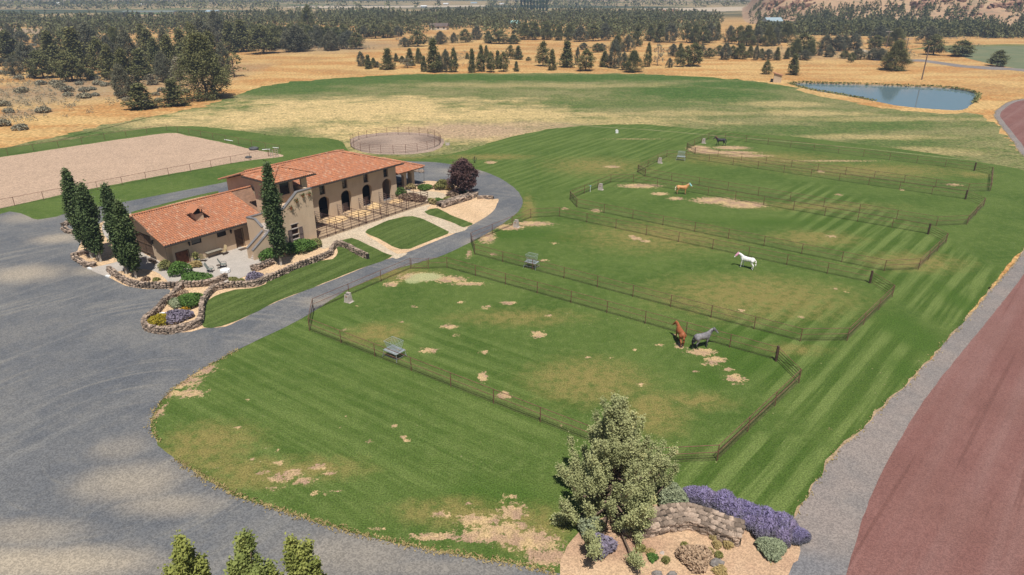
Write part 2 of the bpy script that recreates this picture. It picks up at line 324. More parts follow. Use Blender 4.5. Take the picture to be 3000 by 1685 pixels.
def trk(nt, c):
    a = math.atan2(d(1200, 590)[1]-d(800, 790)[1], d(1200, 590)[0]-d(800, 790)[0])
    s = nt.noise(.7, nt.ani(.06, 1.2, a), 4); r = nt.vm('LENGTH', nt.vm('SUBTRACT', nt.pos(), (-29., 42., 0.)))
    q = nt.new('ShaderNodeCombineXYZ'); nt.l.new(r, q.inputs[0]); s2 = nt.m('MULTIPLY', nt.noise(1.1, q.outputs[0], 3), nt.noise(.10, None, 3))
    c = nt.mix(nt.m('MULTIPLY', nt.step(s, .5, .72), .28), c, (.24, .235, .22))
    c = nt.mix(nt.m('MULTIPLY', nt.step(s2, .26, .38), .4), c, (.26, .245, .215))
    return nt.mix(nt.m('MULTIPLY', nt.step(nt.noise(.11, None, 5, .65), .45, .65), .5), c, (.19, .185, .175))
M['drive'] = gravel('blue_grey_gravel', (.106, .113, .125), (.134, .138, .144), (.175, .17, .16),
    [(330, 1215, 120, 45, .6), (420, 1270, 120, 26, .5), (80, 1420, 300, 40, .9), (40, 1340, 150, 30, .5), (60, 690, 90, 20, .7), (150, 600, 60, 12, .7), (130, 600, 40, 10, .6), (240, 680, 60, 12, .5), (900, 1400, 160, 60, .4), (1180, 430, 60, 8, .4), (1160, 545, 60, 20, .45), (820, 760, 60, 12, .45), (1000, 1430, 260, 24, .35), (80, 545, 60, 14, .5), (300, 1130, 60, 30, .3), (1090, 480, 40, 8, .4), (1200, 610, 26, 10, .5)], (.37, .315, .24), tracks=trk)
def roadm(nt, c):
    a = math.atan2(d(2500, 1000)[1]-d(2300, 1400)[1], d(2500, 1000)[0]-d(2300, 1400)[0])
    s = nt.noise(.35, nt.ani(.05, 1.3, a), 4)
    c = nt.mix(nt.m('MULTIPLY', nt.step(s, .42, .62), .6), c, (.235, .135, .120))
    c = nt.mix(nt.m('MULTIPLY', nt.step(nt.noise(.12, None, 4), .45, .65), .35), c, (.17, .085, .07))
    return nt.mix(nt.m('MULTIPLY', nt.step(nt.noise(.8, nt.ani(.03, 1.2, a), 3), .58, .66), .5), c, (.13, .06, .05))
M['road'] = gravel('red_cinder', (.190, .090, .078), (.210, .104, .090), (.160, .075, .065), None, sc=22., tracks=roadm)
M['shoulder'] = gravel('grey_shoulder_gravel', (.245, .210, .190), (.20, .182, .172), (.29, .25, .22), [(2010, 1430, 120, 40, .7)], (.16, .165, .18), sc=16.)
M['sand'] = gravel('arena_sand', (.44, .315, .225), (.41, .295, .21), (.47, .34, .25), sc=7.)
M['pensand'] = gravel('round_pen_dirt', (.36, .27, .21), (.31, .235, .185), (.40, .30, .23), [(1085, 350, 40, 8, .8), (930, 362, 40, 10, .7)], (.17, .125, .10), sc=7.)
M['path'] = gravel('decomposed_granite', (.52, .43, .315), (.46, .375, .27), (.42, .32, .22), sc=9.)
M['bed'] = gravel('tan_pea_gravel', (.54, .38, .23), (.60, .43, .27), (.46, .32, .20), sc=11.)
M['mulch'] = gravel('red_tan_gravel', (.50, .35, .22), (.44, .29, .19), (.56, .41, .27), [(1560, 1380, 120, 30, .7), (1480, 1350, 60, 20, .6)], (.30, .18, .125), sc=16.)
M['stallsand'] = gravel('stall_bedding', (.35, .255, .165), (.30, .22, .15), (.41, .30, .18), sc=7.)
def paver():
    nt = NT('concrete_pavers', .9, .2); v = nt.map(nt.pos(), (1, 1, 0), -R(53))
    b = nt.new('ShaderNodeTexBrick'); nt.l.new(v, b.inputs[0]); b.inputs['Scale'].default_value = 2.2
    b.inputs['Color1'].default_value = (.36, .325, .29, 1); b.inputs['Color2'].default_value = (.42, .38, .34, 1); b.inputs['Mortar'].default_value = (.24, .22, .20, 1)
    b.inputs['Mortar Size'].default_value = .012
    c = nt.mix(nt.m('MULTIPLY', nt.step(nt.noise(.8, None, 4), .4, .7), .4), b.outputs[0], (.48, .43, .38))
    nt.col(c); return nt.mat
M['paver'] = paver()
# ------------------------------------------------------------------ ground sheets
def smooth_outline(pts, step=.5, jit=.12, seed=0, freq=.6):
    out = []; n = len(pts)
    for i in range(n):
        p0, p1, p2, p3 = (Vector(pts[(i+k-1) % n]+(0,)) for k in range(4))
        L = (p2-p1).length; dm = max(20, min(p1.length, p2.length)); st = step*max(1, dm/50)
        k = max(1, min(400, int(L/st)))
        c = .5
        for j in range(k):
            t = j/k
            q = .5*((2*p1)+(p2-p0)*t+(2*p0-5*p1+4*p2-p3)*t*t+(3*p1-p0-3*p2+p3)*t**3)
            f = freq; s = Vector((mnoise.noise(Vector((q.x*f, q.y*f, seed)))+.6*mnoise.noise(Vector((q.x*f*3.1, q.y*f*3.1, seed+5))), mnoise.noise(Vector((q.x*f, q.y*f, seed+9)))+.6*mnoise.noise(Vector((q.x*f*3.1, q.y*f*3.1, seed+15))), 0))
            q = q+s*jit*max(1, dm/90)
            out.append((q.x, q.y))
    return out
def sheet(name, pts, z, mat, disp=True, step=.5, jit=.12, seed=0, thick=0, label=None, raw=False, parent=None):
    P = [(d(*p) if disp else p) for p in pts]
    if not raw: P = smooth_outline(P, step, jit, seed)
    mb = MB(); n = len(P)
    mb.add([(x, y, z) for x, y in P], [tuple(range(n))])
    if thick: mb.add([(x, y, z) for x, y in P]+[(x, y, z-thick) for x, y in P], [(i, i+n, (i+1) % n+n, (i+1) % n) for i in range(n)])
    o = mb.build(name, mat, parent)
    m = o.data
    if m.polygons[0].normal.z < 0: m.flip_normals()
    o['kind'] = 'structure'; return o
B = 12000
pondpx = [(805,630),(900,623),(1100,629),(1300,633),(1500,640),(1700,648),(1900,655),(2050,665),(2150,680),(2220,705),(2240,730),(2215,765),(2180,790),(2150,815),(2110,829),(2050,831),(1900,825),(1750,812),(1600,795),(1450,765),(1300,735),(1150,710),(980,680),(880,655)]
pond = smooth_outline([g(2000+a/2.576, b/2.576) for a, b in pondpx], .8, .25, 3)
def ring_sheet(name, inner, z, outer, mat):
    """a sheet with a hole: outer polygon bridged to the inner one"""
    i0 = 0; o0 = min(range(len(outer)), key=lambda k: (Vector(outer[k])-Vector(inner[0])).length)
    inn = list(inner); area = lambda P: sum(a[0]*b[1]-b[0]*a[1] for a, b in zip(P, P[1:]+P[:1]))
    if (area(inn) > 0) == (area(list(outer)) > 0): inn = inn[::-1]
    out = list(outer[o0:])+list(outer[:o0]); poly = out+[out[0]]+inn+[inn[0]]
    mb = MB(); mb.add([(x, y, z) for x, y in poly], [tuple(range(len(poly)))]); o = mb.build(name, mat)
    if o.data.polygons[0].normal.z < 0: o.data.flip_normals()
    o['kind'] = 'structure'; return o
ring_sheet('ground', pond, 0, [(-B, -B), (B, -B), (B, B), (-B, B)], M['dry'])
meadow = [(-200,400),(-60,382),(0,372),(100,352),(200,330),(330,302),(450,281),(550,257),(600,236),(680,215),(800,200),(1000,188),(1200,185),(1500,185),(1700,190),(1850,200),(1930,208),(1985,218),(2060,242),(2150,258),(2250,276),(2380,286),(2440,284),(2490,300),(2520,335),(2550,370),(2640,420),(2700,500),(2640,560),(2500,640),(1500,900),(500,700),(-200,520)]
sheet('meadow', meadow, .006, M['meadow'], jit=1.3, seed=1)
lawn = [(-200,420),(-60,382),(0,374),(200,348),(420,318),(560,325),(700,342),(850,352),(885,385),(1000,395),(1130,388),(1280,346),(1420,321),(1600,313),(1720,322),(2000,345),(2300,380),(2480,410),(2560,424),(2640,458),(2690,520),(2640,590),(2560,640),(2480,740),(2400,840),(2300,950),(2200,1060),(2120,1150),(2060,1230),(2030,1290),(2020,1370),(2010,1460),(2000,1600),(-300,1600),(-300,700)]
def lawn_mesh():
    P = np.array(smooth_outline([d(*p) for p in lawn], 1.0, .3, 2))
    x0, x1 = P[:, 0].min(), P[:, 0].max(); y0, y1 = P[:, 1].min(), P[:, 1].max()
    y0 = 22.; xs = np.arange(x0, x1, .5); ys = [y0]
    while ys[-1] < y1: ys.append(ys[-1]+.30+max(0, ys[-1]-60)*.005)
    ys = np.array(ys); GX, GY = np.meshgrid(xs, ys); nx_, ny_ = len(xs), len(ys)
    keep = np.abs(GX) < GY*.80+14
    inside = np.zeros(GX.shape, bool); Q = np.roll(P, -1, 0)
    for (ax, ay), (bx, by) in zip(P, Q):
        if ay == by: continue
        lo, hi = min(ay, by), max(ay, by); j0, j1 = np.searchsorted(ys, lo), np.searchsorted(ys, hi)
        if j1 <= j0: continue
        xc = ax+(ys[j0:j1]-ay)*(bx-ax)/(by-ay); inside[j0:j1] ^= xs[None, :] > xc[:, None]
    inside &= keep
    q = inside[:-1, :-1].astype(int)+inside[1:, :-1]+inside[:-1, 1:]+inside[1:, 1:]; cell = q >= 2
    used = np.zeros(GX.shape, bool); used[:-1, :-1] |= cell; used[1:, :-1] |= cell; used[:-1, 1:] |= cell; used[1:, 1:] |= cell
    full = np.zeros(GX.shape, int); full[:-1, :-1] += cell; full[1:, :-1] += cell; full[:-1, 1:] += cell; full[1:, 1:] += cell
    edge = used & (full < 4)
    for j, i in zip(*np.nonzero(edge)):               # pull rim vertices on to the outline
        p = np.array((GX[j, i], GY[j, i])); dd = ((P-p)**2).sum(1); k = dd.argmin()
        if dd[k] < 2.5: GX[j, i], GY[j, i] = P[k]
    idx = -np.ones(GX.shape, int); idx[used] = np.arange(used.sum())
    J, I = np.nonzero(cell); F = np.stack([idx[J, I], idx[J, I+1], idx[J+1, I+1], idx[J+1, I]], 1)
    X = GX[used]; Y = GY[used]; V = np.stack([X, Y, np.full(len(X), .012)], 1)
    m = npmesh('mown_lawn', V, F, M['lawn'])
    for nm, lst in LB.items():
        f = np.full(len(X), -3., np.float32)
        for b in lst:
            cx, _ = d(b[0], b[1]); xa, _ = d(b[0]-b[2], b[1]); xb, _ = d(b[0]+b[2], b[1]); _, ya = d(b[0], b[1]+b[3]); _, yb = d(b[0], b[1]-b[3])
            rx = max(.3, (xb-xa)/2); ry = max(.3, (yb-ya)/2); w = b[4] if len(b) > 4 else 1
            f = np.maximum(f, (1-np.hypot((X-(xa+xb)/2)/rx, (Y-(ya+yb)/2)/ry))*(1. if rx > 1.5 or nm != 'bare' else .8)+(w-1)*.9-(.12 if nm == 'bare' else 0))
        a = m.attributes.new(nm, 'FLOAT', 'POINT'); a.data.foreach_set('value', f.astype(np.float32))
    put('mown_lawn', m, kind='structure')
lawn_mesh()
M['edge0'] = gravel('worn_grass_line', (.26, .25, .13), (.19, .20, .08), (.30, .28, .16), sc=6.)
sheet('meadow_path', [(1395,306.5),(1500,318.5),(1620,325.5),(1750,336.5),(1900,349.5),(2050,362.5),(2200,376.5),(2400,398.7),(2480,406.7),(2480,407.7),(2400,399.7),(2200,377.5),(2050,363.5),(1900,350.5),(1750,337.5),(1620,326.5),(1500,319.5),(1395,307.5)], .020, M['edge0'], jit=.05, seed=31)
arena = [(-160,415),(0,396),(200,366),(330,347),(425,335),(470,341),(560,359),(640,377),(700,387),(712,394),(660,400),(600,408),(560,415),(400,443),(300,462),(200,481),(100,502),(20,521),(-40,532),(-200,560)]
sheet('arena_sand', arena, .020, M['sand'], jit=.15, seed=3)
sheet('round_pen_dirt', [(882,352),(900,342),(950,335),(1010,333),(1070,336),(1105,344),(1118,355),(1112,368),(1090,380),(1040,388),(990,389),(930,386),(895,376),(882,365)], .020, M['pensand'], jit=.15, seed=4)
drive = [(-400,560),(-60,548),(0,539),(26,532),(52,537),(73,546),(95,553),(140,546),(170,536),(330,505),(560,460),(700,432),(880,404),(1060,407),(1130,413),(1200,427),(1250,445),(1290,470),(1313,498),(1311,522),(1290,545),(1225,588),(1120,640),(1050,662),(990,680),(880,727),(780,790),(700,832),(600,880),(500,935),(430,985),(392,1030),(380,1075),(400,1120),(440,1155),(500,1195),(600,1250),(750,1300),(900,1345),(1100,1388),(1300,1420),(1420,1447),(1700,1500),(2000,1470),(2000,1700),(-500,1700)]
sheet('gravel_drive', drive, .026, M['drive'], jit=.10, seed=5)
# cinder road and its shoulder (the road leaves the frame on the right and comes back at the far end)
redge = [(12., 2.), (14.5, 12.), (16.8, 20.), d(2120,1560), d(2130,1447), d(2165,1320), d(2200,1230), d(2250,1130), d(2320,1015), d(2400,910), d(2500,788), d(2576,690)]
wl_ = [redge[-1], (73.5, 88), (85, 101), (94, 115), (99.5, 126), d(2592,392), d(2568,360), d(2535,318), d(2516,290), d(2535,268), d(2576,252), d(2700,240), d(2900,238)]
left = smooth_outline((redge+wl_[1:]), .6, .06, 8)
k0 = min(range(len(left)), key=lambda i: (Vector(left[i])-Vector(wl_[-1])).length); left = left[:k0+1]; left = [p for p in left if not (p[1] < 6 or p[0] < 13.)]
def offset(pl, w):
    o = []
    for i, p in enumerate(pl):
        a = Vector(pl[max(0, i-2)]); b = Vector(pl[min(len(pl)-1, i+2)]); t = (b-a).normalized(); nrm = Vector((t.y, -t.x)); q = Vector(p)+nrm*w; o.append((q.x, q.y))
    return o
def strip(name, A, Bp, z, mat):
    mb = MB(); n = len(A); mb.add([(x, y, z) for x, y in A]+[(x, y, z) for x, y in Bp], [(i, i+1, n+i+1, n+i) for i in range(n-1)])
    o = mb.build(name, mat)
    if o.data.polygons[0].normal.z < 0: o.data.flip_normals()
    o['kind'] = 'structure'; return o
strip('red_road', left, offset(left, 8.5), .038, M['road'])
sh_l = []
for i, p in enumerate(left):
    w = -(1.4 if p[1] < 100 else max(1.2, 1.4-(p[1]-100)*.03)); q = Vector(p); s = mnoise.noise(Vector((q.x*.25, q.y*.25, 3)))*.22+mnoise.noise(Vector((q.x*.9, q.y*.9, 7)))*.10
    sh_l.append((w+s))
off = [offset(left, w)[i] for i, w in []] if 0 else None
tmp = []
for i, p in enumerate(left):
    a = Vector(left[max(0, i-2)]); b = Vector(left[min(len(left)-1, i+2)]); t = (b-a).normalized(); nrm = Vector((t.y, -t.x))
    w = sh_l[i]*(1.12+1.5*max(0, min(1, (50-p[1])/17)))*(1.0)
    q = Vector(p)+nrm*w; tmp.append((q.x, q.y))
strip('road_shoulder', tmp, offset(left, 1.2), .032, M['shoulder'])
M['edge'] = gravel('weathered_straw_edge', (.38, .275, .165), (.30, .22, .14), (.42, .31, .19), sc=9.)
inner = [(a[0]*.0+a[0], a[1]) for a in tmp]
e2 = []
for i, p in enumerate(tmp):
    a = Vector(tmp[max(0, i-2)]); b = Vector(tmp[min(len(tmp)-1, i+2)]); t = (b-a).normalized(); nrm = Vector((t.y, -t.x))
    q = Vector(p)-nrm*(max(0, .10+.30*mnoise.noise(Vector((p[0]*.5, p[1]*.5, 11)))))
    e2.append((q.x, q.y))
strip('dead_grass_verge', e2, offset(tmp, .1), .0285, M['edge'])
# island in the drive: lawns, paths, beds, patio
def sp(pts): return [g(*p) for p in pts]
sheet('island_bed', sp([(262,789),(232,755),(228,735),(250,690),(280,660),(330,640),(385,626),(470,604),(560,582),(640,565),(770,575),(880,560),(1010,610),(1180,575),(1200,560),(1215,545),(1250,530),(1300,536),(1345,545),(1385,567),(1400,578),(1430,585),(1460,583),(1455,600),(1430,630),(1392,655),(1360,670),(1320,690),(1295,700),(1180,745),(1090,775),(1000,812),(900,850),(800,890),(720,930),(660,958),(595,962),(560,973),(480,976),(432,962),(430,935),(455,900),(500,850),(430,848),(370,838),(322,815)]), .032, M['bed'], disp=False, jit=.06, seed=6)
sheet('garden_path', sp([(925,712),(1000,676),(1100,650),(1180,622),(1240,604),(1268,598),(1250,610),(1262,625),(1310,648),(1372,668),(1340,682),(1300,684),(1262,664),(1210,640),(1185,634),(1140,650),(1095,673),(1072,685),(1110,712),(1165,745),(1195,742),(1160,760),(1135,752),(1080,722),(1040,700),(1010,706),(975,722),(950,730)]), .044, M['path'], disp=False, jit=.12, seed=7)
sheet('path_circle', sp([(1184,556),(1215,563),(1240,560),(1275,562),(1300,567),(1313,575),(1310,583),(1285,590),(1262,592),(1240,590),(1225,584),(1205,578),(1188,572)]), .041, M['path'], disp=False, jit=.08, seed=8)
def lawnsheet(pts, seed, z=.038): return sheet('garden_lawn', sp(pts), z, M['garden'], disp=False, jit=.12, seed=seed)
lawnsheet([(1070,681),(1095,665),(1140,646),(1185,636),(1210,634),(1232,640),(1275,660),(1315,680),(1312,686),(1260,706),(1200,730),(1175,731),(1150,722),(1110,700)], 9, .050)
lawnsheet([(1243,621),(1262,612),(1282,611),(1330,635),(1385,655),(1383,660),(1358,667),(1335,657),(1290,640),(1255,630)], 10, .050)
lawnsheet([(1003,704),(1030,698),(1050,705),(1090,724),(1130,743),(1150,750),(1120,766),(1050,790),(980,818),(900,850),(820,880),(740,920),(650,957),(600,960),(592,935),(597,905),(612,880),(650,860),(690,850),(740,845),(780,833),(790,815),(830,800),(880,785),(940,765),(975,760),(990,740),(985,722)], 11, .050)
sheet('patio', sp([(262,789),(316,812),(345,800),(372,800),(400,815),(440,838),(500,842),(560,838),(610,840),(680,825),(745,797),(748,780),(770,760),(700,724),(505,768),(452,758),(415,738),(395,700),(360,640),(310,648),(300,680),(335,720),(365,750),(330,770),(290,780)]), .056, M['paver'], disp=False, jit=.02, seed=12)
sheet('gravel_bed', sp([(1310,632),(1335,620),(1390,607),(1455,600),(1452,610),(1430,632),(1388,653),(1360,640)]), .044, M['bed'], disp=False, jit=.08, seed=13)
sheet('grass_strip', sp([(385,622),(470,600),(560,577),(640,560),(640,566),(560,584),(470,607),(385,630)]), .038, M['garden'], disp=False, jit=.05, seed=14)
sheet('foreground_bed', [(1400,1700),(1408,1447),(1412,1410),(1440,1355),(1480,1318),(1560,1288),(1650,1270),(1720,1240),(1800,1250),(1900,1290),(1980,1340),(2012,1370),(2005,1410),(1985,1447),(1960,1700)], .044, M['mulch'], jit=.1, seed=15)
for nm, pts in (('tree_bed', [(232,745),(262,738),(300,742),(345,750),(370,760),(330,772),(296,780),(262,785),(240,765)]), ('tree_bed', [(330,800),(372,792),(430,790),(470,806),(500,838),(470,845),(400,842),(350,822)])):
    sheet(nm, sp(pts), .062, M['bed'], disp=False, jit=.08, seed=16)
# dirt between the stable pens
def loc2w(u, w): 
    c, s_ = math.cos(R(53)), math.sin(R(53)); return (-18.39+u*c-w*s_, 106.18+u*s_+w*c)
sheet('stall_run_bedding', [loc2w(u, w) for u, w in ((-20.6, -6.5), (-20.6, 0), (.6, 0), (.6, -6.5))], .060, M['stallsand'], disp=False, raw=True)
# pond
def watermat():
    nt = NT('pond_water', .06, .5); nt.col((.12, .19, .22)); nt.b.inputs['IOR'].default_value = 1.33
    v = nt.map(nt.pos(), (1, .6, 1)); nt.bump(nt.noise(1.4, v, 3, .6), .12, .04); return nt.mat
mb = MB(); mb.add([(x, y, -.35) for x, y in pond], [tuple(range(len(pond)))]); w_ = mb.build('pond_water', watermat()); w_['kind'] = 'structure'
if w_.data.polygons[0].normal.z < 0: w_.data.flip_normals()
mb = MB(); n = len(pond); mb.add([(x, y, 0) for x, y in pond]+[(x, y, -.6) for x, y in pond], [(i, (i+1) % n, n+(i+1) % n, n+i) for i in range(n)])
mb.build('pond_bank', M['bed'], kind='structure')
# far hill on the right
def hill_foot(X): return 655-110*max(0, min(1, (X-235)/150.))
def hill_h(X, Y):
    """height of the dry hill: flat apron, then a steep scrubby slope behind its foot line"""
    sx = max(0, min(1, (X-.312*Y)/62.)); k = Y-hill_foot(X); h = 0
    if k > -70: h = 1.5*min(1, (k+70)/70)
    if k > 0: h += .31*min(k, 170)+.12*max(0, k-170)
    h *= sx*sx*(3-2*sx)
    nz = mnoise.fractal(Vector((X*.014, Y*.014, 0)), 1, 2, 5)
    return max(-1.5, h*(1+.16*nz)+(nz*2.2 if h > 3 else 0)-.4)
nx, ny = 130, 90; xs = np.linspace(120, 1100, nx); ys = np.linspace(450, 1150, ny)
V = []; 
for y in ys:
    for x in xs: V.append((x, y, hill_h(x, y)))
F = [(j*nx+i, j*nx+i+1, (j+1)*nx+i+1, (j+1)*nx+i) for j in range(ny-1) for i in range(nx-1)]
def hillmat():
    nt = NT('hill_scrub', .95, .1); n1 = nt.noise(.02, None, 6, .65); n2 = nt.noise(.15, None, 5, .7)
    c = nt.mix(nt.step(n1, .4, .6), (.34, .215, .135), (.41, .275, .17)); c = nt.mix(nt.m('MULTIPLY', nt.step(n2, .50, .62), .55), c, (.19, .165, .11))
    nt.col(c); nt.bump(n2, .8, 1.); return nt.mat
hill = put('hill', npmesh('hill', V, F, hillmat(), [0.5]*len(F)), kind='structure')
# ------------------------------------------------------------------ building materials
def stucco():
    nt = NT('tan_stucco', .95, .1); n1 = nt.noise(.5, None, 5, .6); n2 = nt.noise(6., None, 3)
    c = nt.mix(nt.step(n1, .35, .7), (.56, .43, .305), (.50, .375, .265))
    st = nt.noise(1.2, nt.map(nt.pos(), (2.5, 2.5, .25)), 4)
    c = nt.mix(nt.m('MULTIPLY', nt.step(st, .55, .75), .35), c, (.36, .27, .20))
    nt.col(c); nt.bump(n2, .25, .02); return nt.mat
M['stucco'] = stucco()
def tilemat():
    nt = NT('clay_roof_tile', .85, .25); t = nt.attr(); n = nt.noise(3., None, 3)
    c = nt.mix(nt.step(t, .0, .30), (.40, .20, .125), (.39, .165, .09))
    c = nt.mix(nt.step(t, .5, .9), c, (.47, .195, .10)); c = nt.mix(nt.step(t, .88, .97), c, (.47, .26, .165))
    c = nt.mix(nt.m('MULTIPLY', nt.step(n, .5, .7), .35), c, (.30, .17, .12))
    nt.col(c); return nt.mat
M['tile'] = tilemat()
M['wood'] = simple('weathered_brown_wood', (.10, .062, .04), .85, .3, 4, bump=.3)
M['redwood'] = simple('red_brown_wood', (.17, .062, .03), .8, .3, 4)
M['pipe'] = simple('rusty_brown_pipe', (.155, .078, .052), .7, .3, 2)
M['pipe3'] = simple('dark_rust_pipe', (.085, .042, .034), .7, .3, 2)
M['pipe2'] = simple('grey_brown_pipe', (.16, .12, .11), .6, .2, 2)
M['wire'] = simple('rusty_wire', (.13, .085, .06), .7, .2, 2)
M['steel'] = simple('galvanised_steel', (.42, .46, .47), .45, .1, 3, metal=.5)
M['glass'] = simple('dark_window_glass', (.02, .025, .03), .08, .1, 1, spec=.6)
M['dark'] = simple('dark_interior', (.03, .026, .022), .9, .1, 1)  # near black; stands for shade inside stalls and vent, and fills stone joints
M['cap'] = simple('grey_metal_coping', (.17, .165, .17), .6, .15, 1.5)
M['gutter'] = simple('dark_bronze_gutter', (.06, .05, .045), .5, .1, 2)
M['stone'] = simple('brown_basalt_stone', (.27, .205, .158), .95, .35, 1.5, tintvar=.45, bump=.4)
M['white'] = simple('white_paint', (.75, .75, .74), .6, .05, 2)
M['black'] = simple('black_iron', (.02, .02, .022), .5, .1, 2)
M['conc'] = simple('concrete', (.40, .35, .31), .9, .12, 3, bump=.2)
M['rubber'] = simple('grey_rubber', (.09, .095, .10), .8, .15, 2)
# ------------------------------------------------------------------ the stable
TH = R(53)
barn = empty('stable_building', (-18.39, 106.18, 0), TH, 'long tan stucco stable with red tiled roofs, a square tower and an outside stair', 'building')
def arch_pts(c, r, zs, n=10): return [(c+r*math.cos(math.pi*(1-i/n)), zs+(r*.78)*math.sin(math.pi*(1-i/n))) for i in range(n+1)]
def wall(mb, u0, u1, w0, w1, z0, top, ops, ax='y'):
    """ops: list of columns (ua, ub, [(za, zb, arch?)...]) ; top(u) gives the wall's top"""
    cuts = sorted(ops, key=lambda o: o[0]); u = u0
    def piece(a, b, za, zb=None):
        if b-a < 1e-4: return
        mb.prism([(a, za), (b, za), (b, top(b) if zb is None else zb), (a, top(a) if zb is None else zb)], w0, w1, ax)
    for a, b, hs in cuts:
        piece(u, a, z0); z = z0
        for za, zb, ar in sorted(hs):
            if za > z+1e-4: piece(a, b, z, za)
            if ar:
                pts = arch_pts((a+b)/2, (b-a)/2, zb)
                zt = zb+(b-a)/2*.78+.12
                for p, q in zip(pts[:-1], pts[1:]): mb.prism([p, q, (q[0], zt), (p[0], zt)], w0, w1, ax)
                z = zt
            else: z = zb
        piece(a, b, z); u = b
    piece(u, u1, z0)
flat = lambda z: (lambda u: z)
# main block: eave 5.5 at w=-0.9, ridge 7.63 at w=6.2
archs = [(-15.3+4.09*i, -13.42+4.09*i) for i in range(4)]
ops = [(a, b, [(0, 2.7, True)]) for a, b in archs]
mb = MB(); 
# each column: arch with a small window over it -> split columns at the window edges
def col_ops():
    o = []
    for a, b in archs: o.append((a, b, a+.42, b-.5))
    return o
u = -21.5
for a, b, wa, wb in col_ops():
    mb.prism([(u, 0), (a, 0), (a, 5.75), (u, 5.75)], 0, .5)
    pts = arch_pts((a+b)/2, (b-a)/2, 2.7)
    for p, q in zip(pts[:-1], pts[1:]): mb.prism([p, q, (q[0], 3.75), (p[0], 3.75)], 0, .5)
    mb.prism([(a, 3.75), (wa, 3.75), (wa, 5.05), (a, 5.05)], 0, .5); mb.prism([(wb, 3.75), (b, 3.75), (b, 5.05), (wb, 5.05)], 0, .5)
    mb.prism([(a, 5.05), (b, 5.05), (b, 5.75), (a, 5.75)], 0, .5); u = b
mb.prism([(u, 0), (0, 0), (0, 5.75), (u, 5.75)], 0, .5)
mb.box(-.5, 0, .5, 12.4, 0, 5.7); mb.box(-21.5, -.5, 11.9, 12.4, 0, 5.7)
mb.prism([(0.5, 0), (11.9, 0), (11.9, 5.7), (6.2, 7.4), (.5, 5.7)], -21.5, -21.0, 'x')
mb.build('main_wall', M['stucco'], barn)
mb = MB(); mb.box(-21, -.5, 4.2, 4.4, 0, 5.2); mb.box(-21, -.5, .5, 4.2, 4.0-.9, 4.0-.75); mb.build('stall_partition', M['dark'], barn)  # back wall and ceiling in near black, so the stall shade is coloured in
for i, (a, b) in enumerate(archs):
    mb = MB(); mb.box(a+.42, b-.5, .32, .36, 3.75, 5.05); o = mb.build('window', M['glass'], barn)
    mb = MB(); wa, wb = a+.42, b-.5
    for x0, x1, z0, z1 in ((wa, wa+.07, 3.75, 5.05), (wb-.07, wb, 3.75, 5.05), (wa+.07, wb-.07, 3.75, 3.83), (wa+.07, wb-.07, 4.97, 5.05), (wa+.07, wb-.07, 4.36, 4.42)): mb.box(x0, x1, .26, .319, z0, z1)
    mb.build('window_frame', M['wood'], o)
    mb = MB(); mb.box(a-.02, b+.02, .9, 1.02, 0, 1.25); 
    if i in (1, 2): mb.build('stall_door', M['pipe2'], barn)
    if i == 3: 
        mb = MB(); mb.box(a+.1, b-.1, 1.3, 1.4, 0, 3.2); mb.build('stall_door', M['wood'], barn, label='closed brown plank stall door')
def roof_slope(name, quad, parent=barn, pitch=.30, expo=.42, seed=1, under=True, thick=.10):
    """quad: (eave a, eave b, ridge b, ridge a). Rows of barrel tiles laid up the slope, cut to the quad."""
    A, Bq, C, Dq = [Vector(p) for p in quad]; rg = random.Random(seed)
    e = (Bq-A); L = e.length; e.normalize(); up = (Dq-A)-e*((Dq-A).dot(e)); n = e.cross(up).normalized()
    if n.z < 0: n = -n
    upn = up.normalized(); Hh = (C-A).dot(upn)
    a0 = (Dq-A).dot(e); b0 = (C-A).dot(e)
    mb = MB(); nc = int(L/pitch); pw = L/nc; nr = max(1, int(Hh/expo)); ph = Hh/nr
    for r in range(nr):
        t0 = r/nr; t1 = (r+1)/nr
        xl = a0*t0; xr = L+(b0-L)*t0
        for c in range(nc):
            x0 = c*pw; x1 = x0+pw; xm = (x0+x1)/2
            if xm < a0*(t0+t1)/2 or xm > L+(b0-L)*(t0+t1)/2: continue
            mb.tint = rg.random(); rr = pw*.5; jz = rg.uniform(-.012, .012); jx = rg.uniform(-.012, .012)
            prof = [(-rr*.98, .0), (-rr*.62, .055), (-rr*.3, .105), (rr*.3, .105), (rr*.62, .055), (rr*.98, .0)]
            vs = []
            for (yy, lift, sc) in ((r*ph-.03, .055+jz, 1.0), ((r+1)*ph+.02, .012+jz, .86)):
                for px_, pz in prof: vs.append(A+e*(xm+jx+px_*sc)+upn*yy+n*(pz+lift))
            k = len(prof); fs = [(i, i+1, k+i+1, k+i) for i in range(k-1)]
            vs += [A+e*(xm+jx-rr*.98)+upn*(r*ph-.03)+n*(.0), A+e*(xm+jx+rr*.98)+upn*(r*ph-.03)+n*(.0)]
            mb.add(vs, fs)
    slab = MB(); q = [A, Bq, C, Dq]; slab.add([p+n*.01 for p in q]+[p-n*thick for p in q], [(0,1,2,3),(7,6,5,4),(0,4,5,1),(1,5,6,2),(2,6,7,3),(3,7,4,0)])
    s = slab.build(name, M['deck'], parent)
    t = mb.build('roof_tiles', M['tile'], s, smooth=False, kind='stuff'); return s
M['deck'] = simple('roof_deck_and_mortar', (.20, .115, .075), .9, .2, 2)
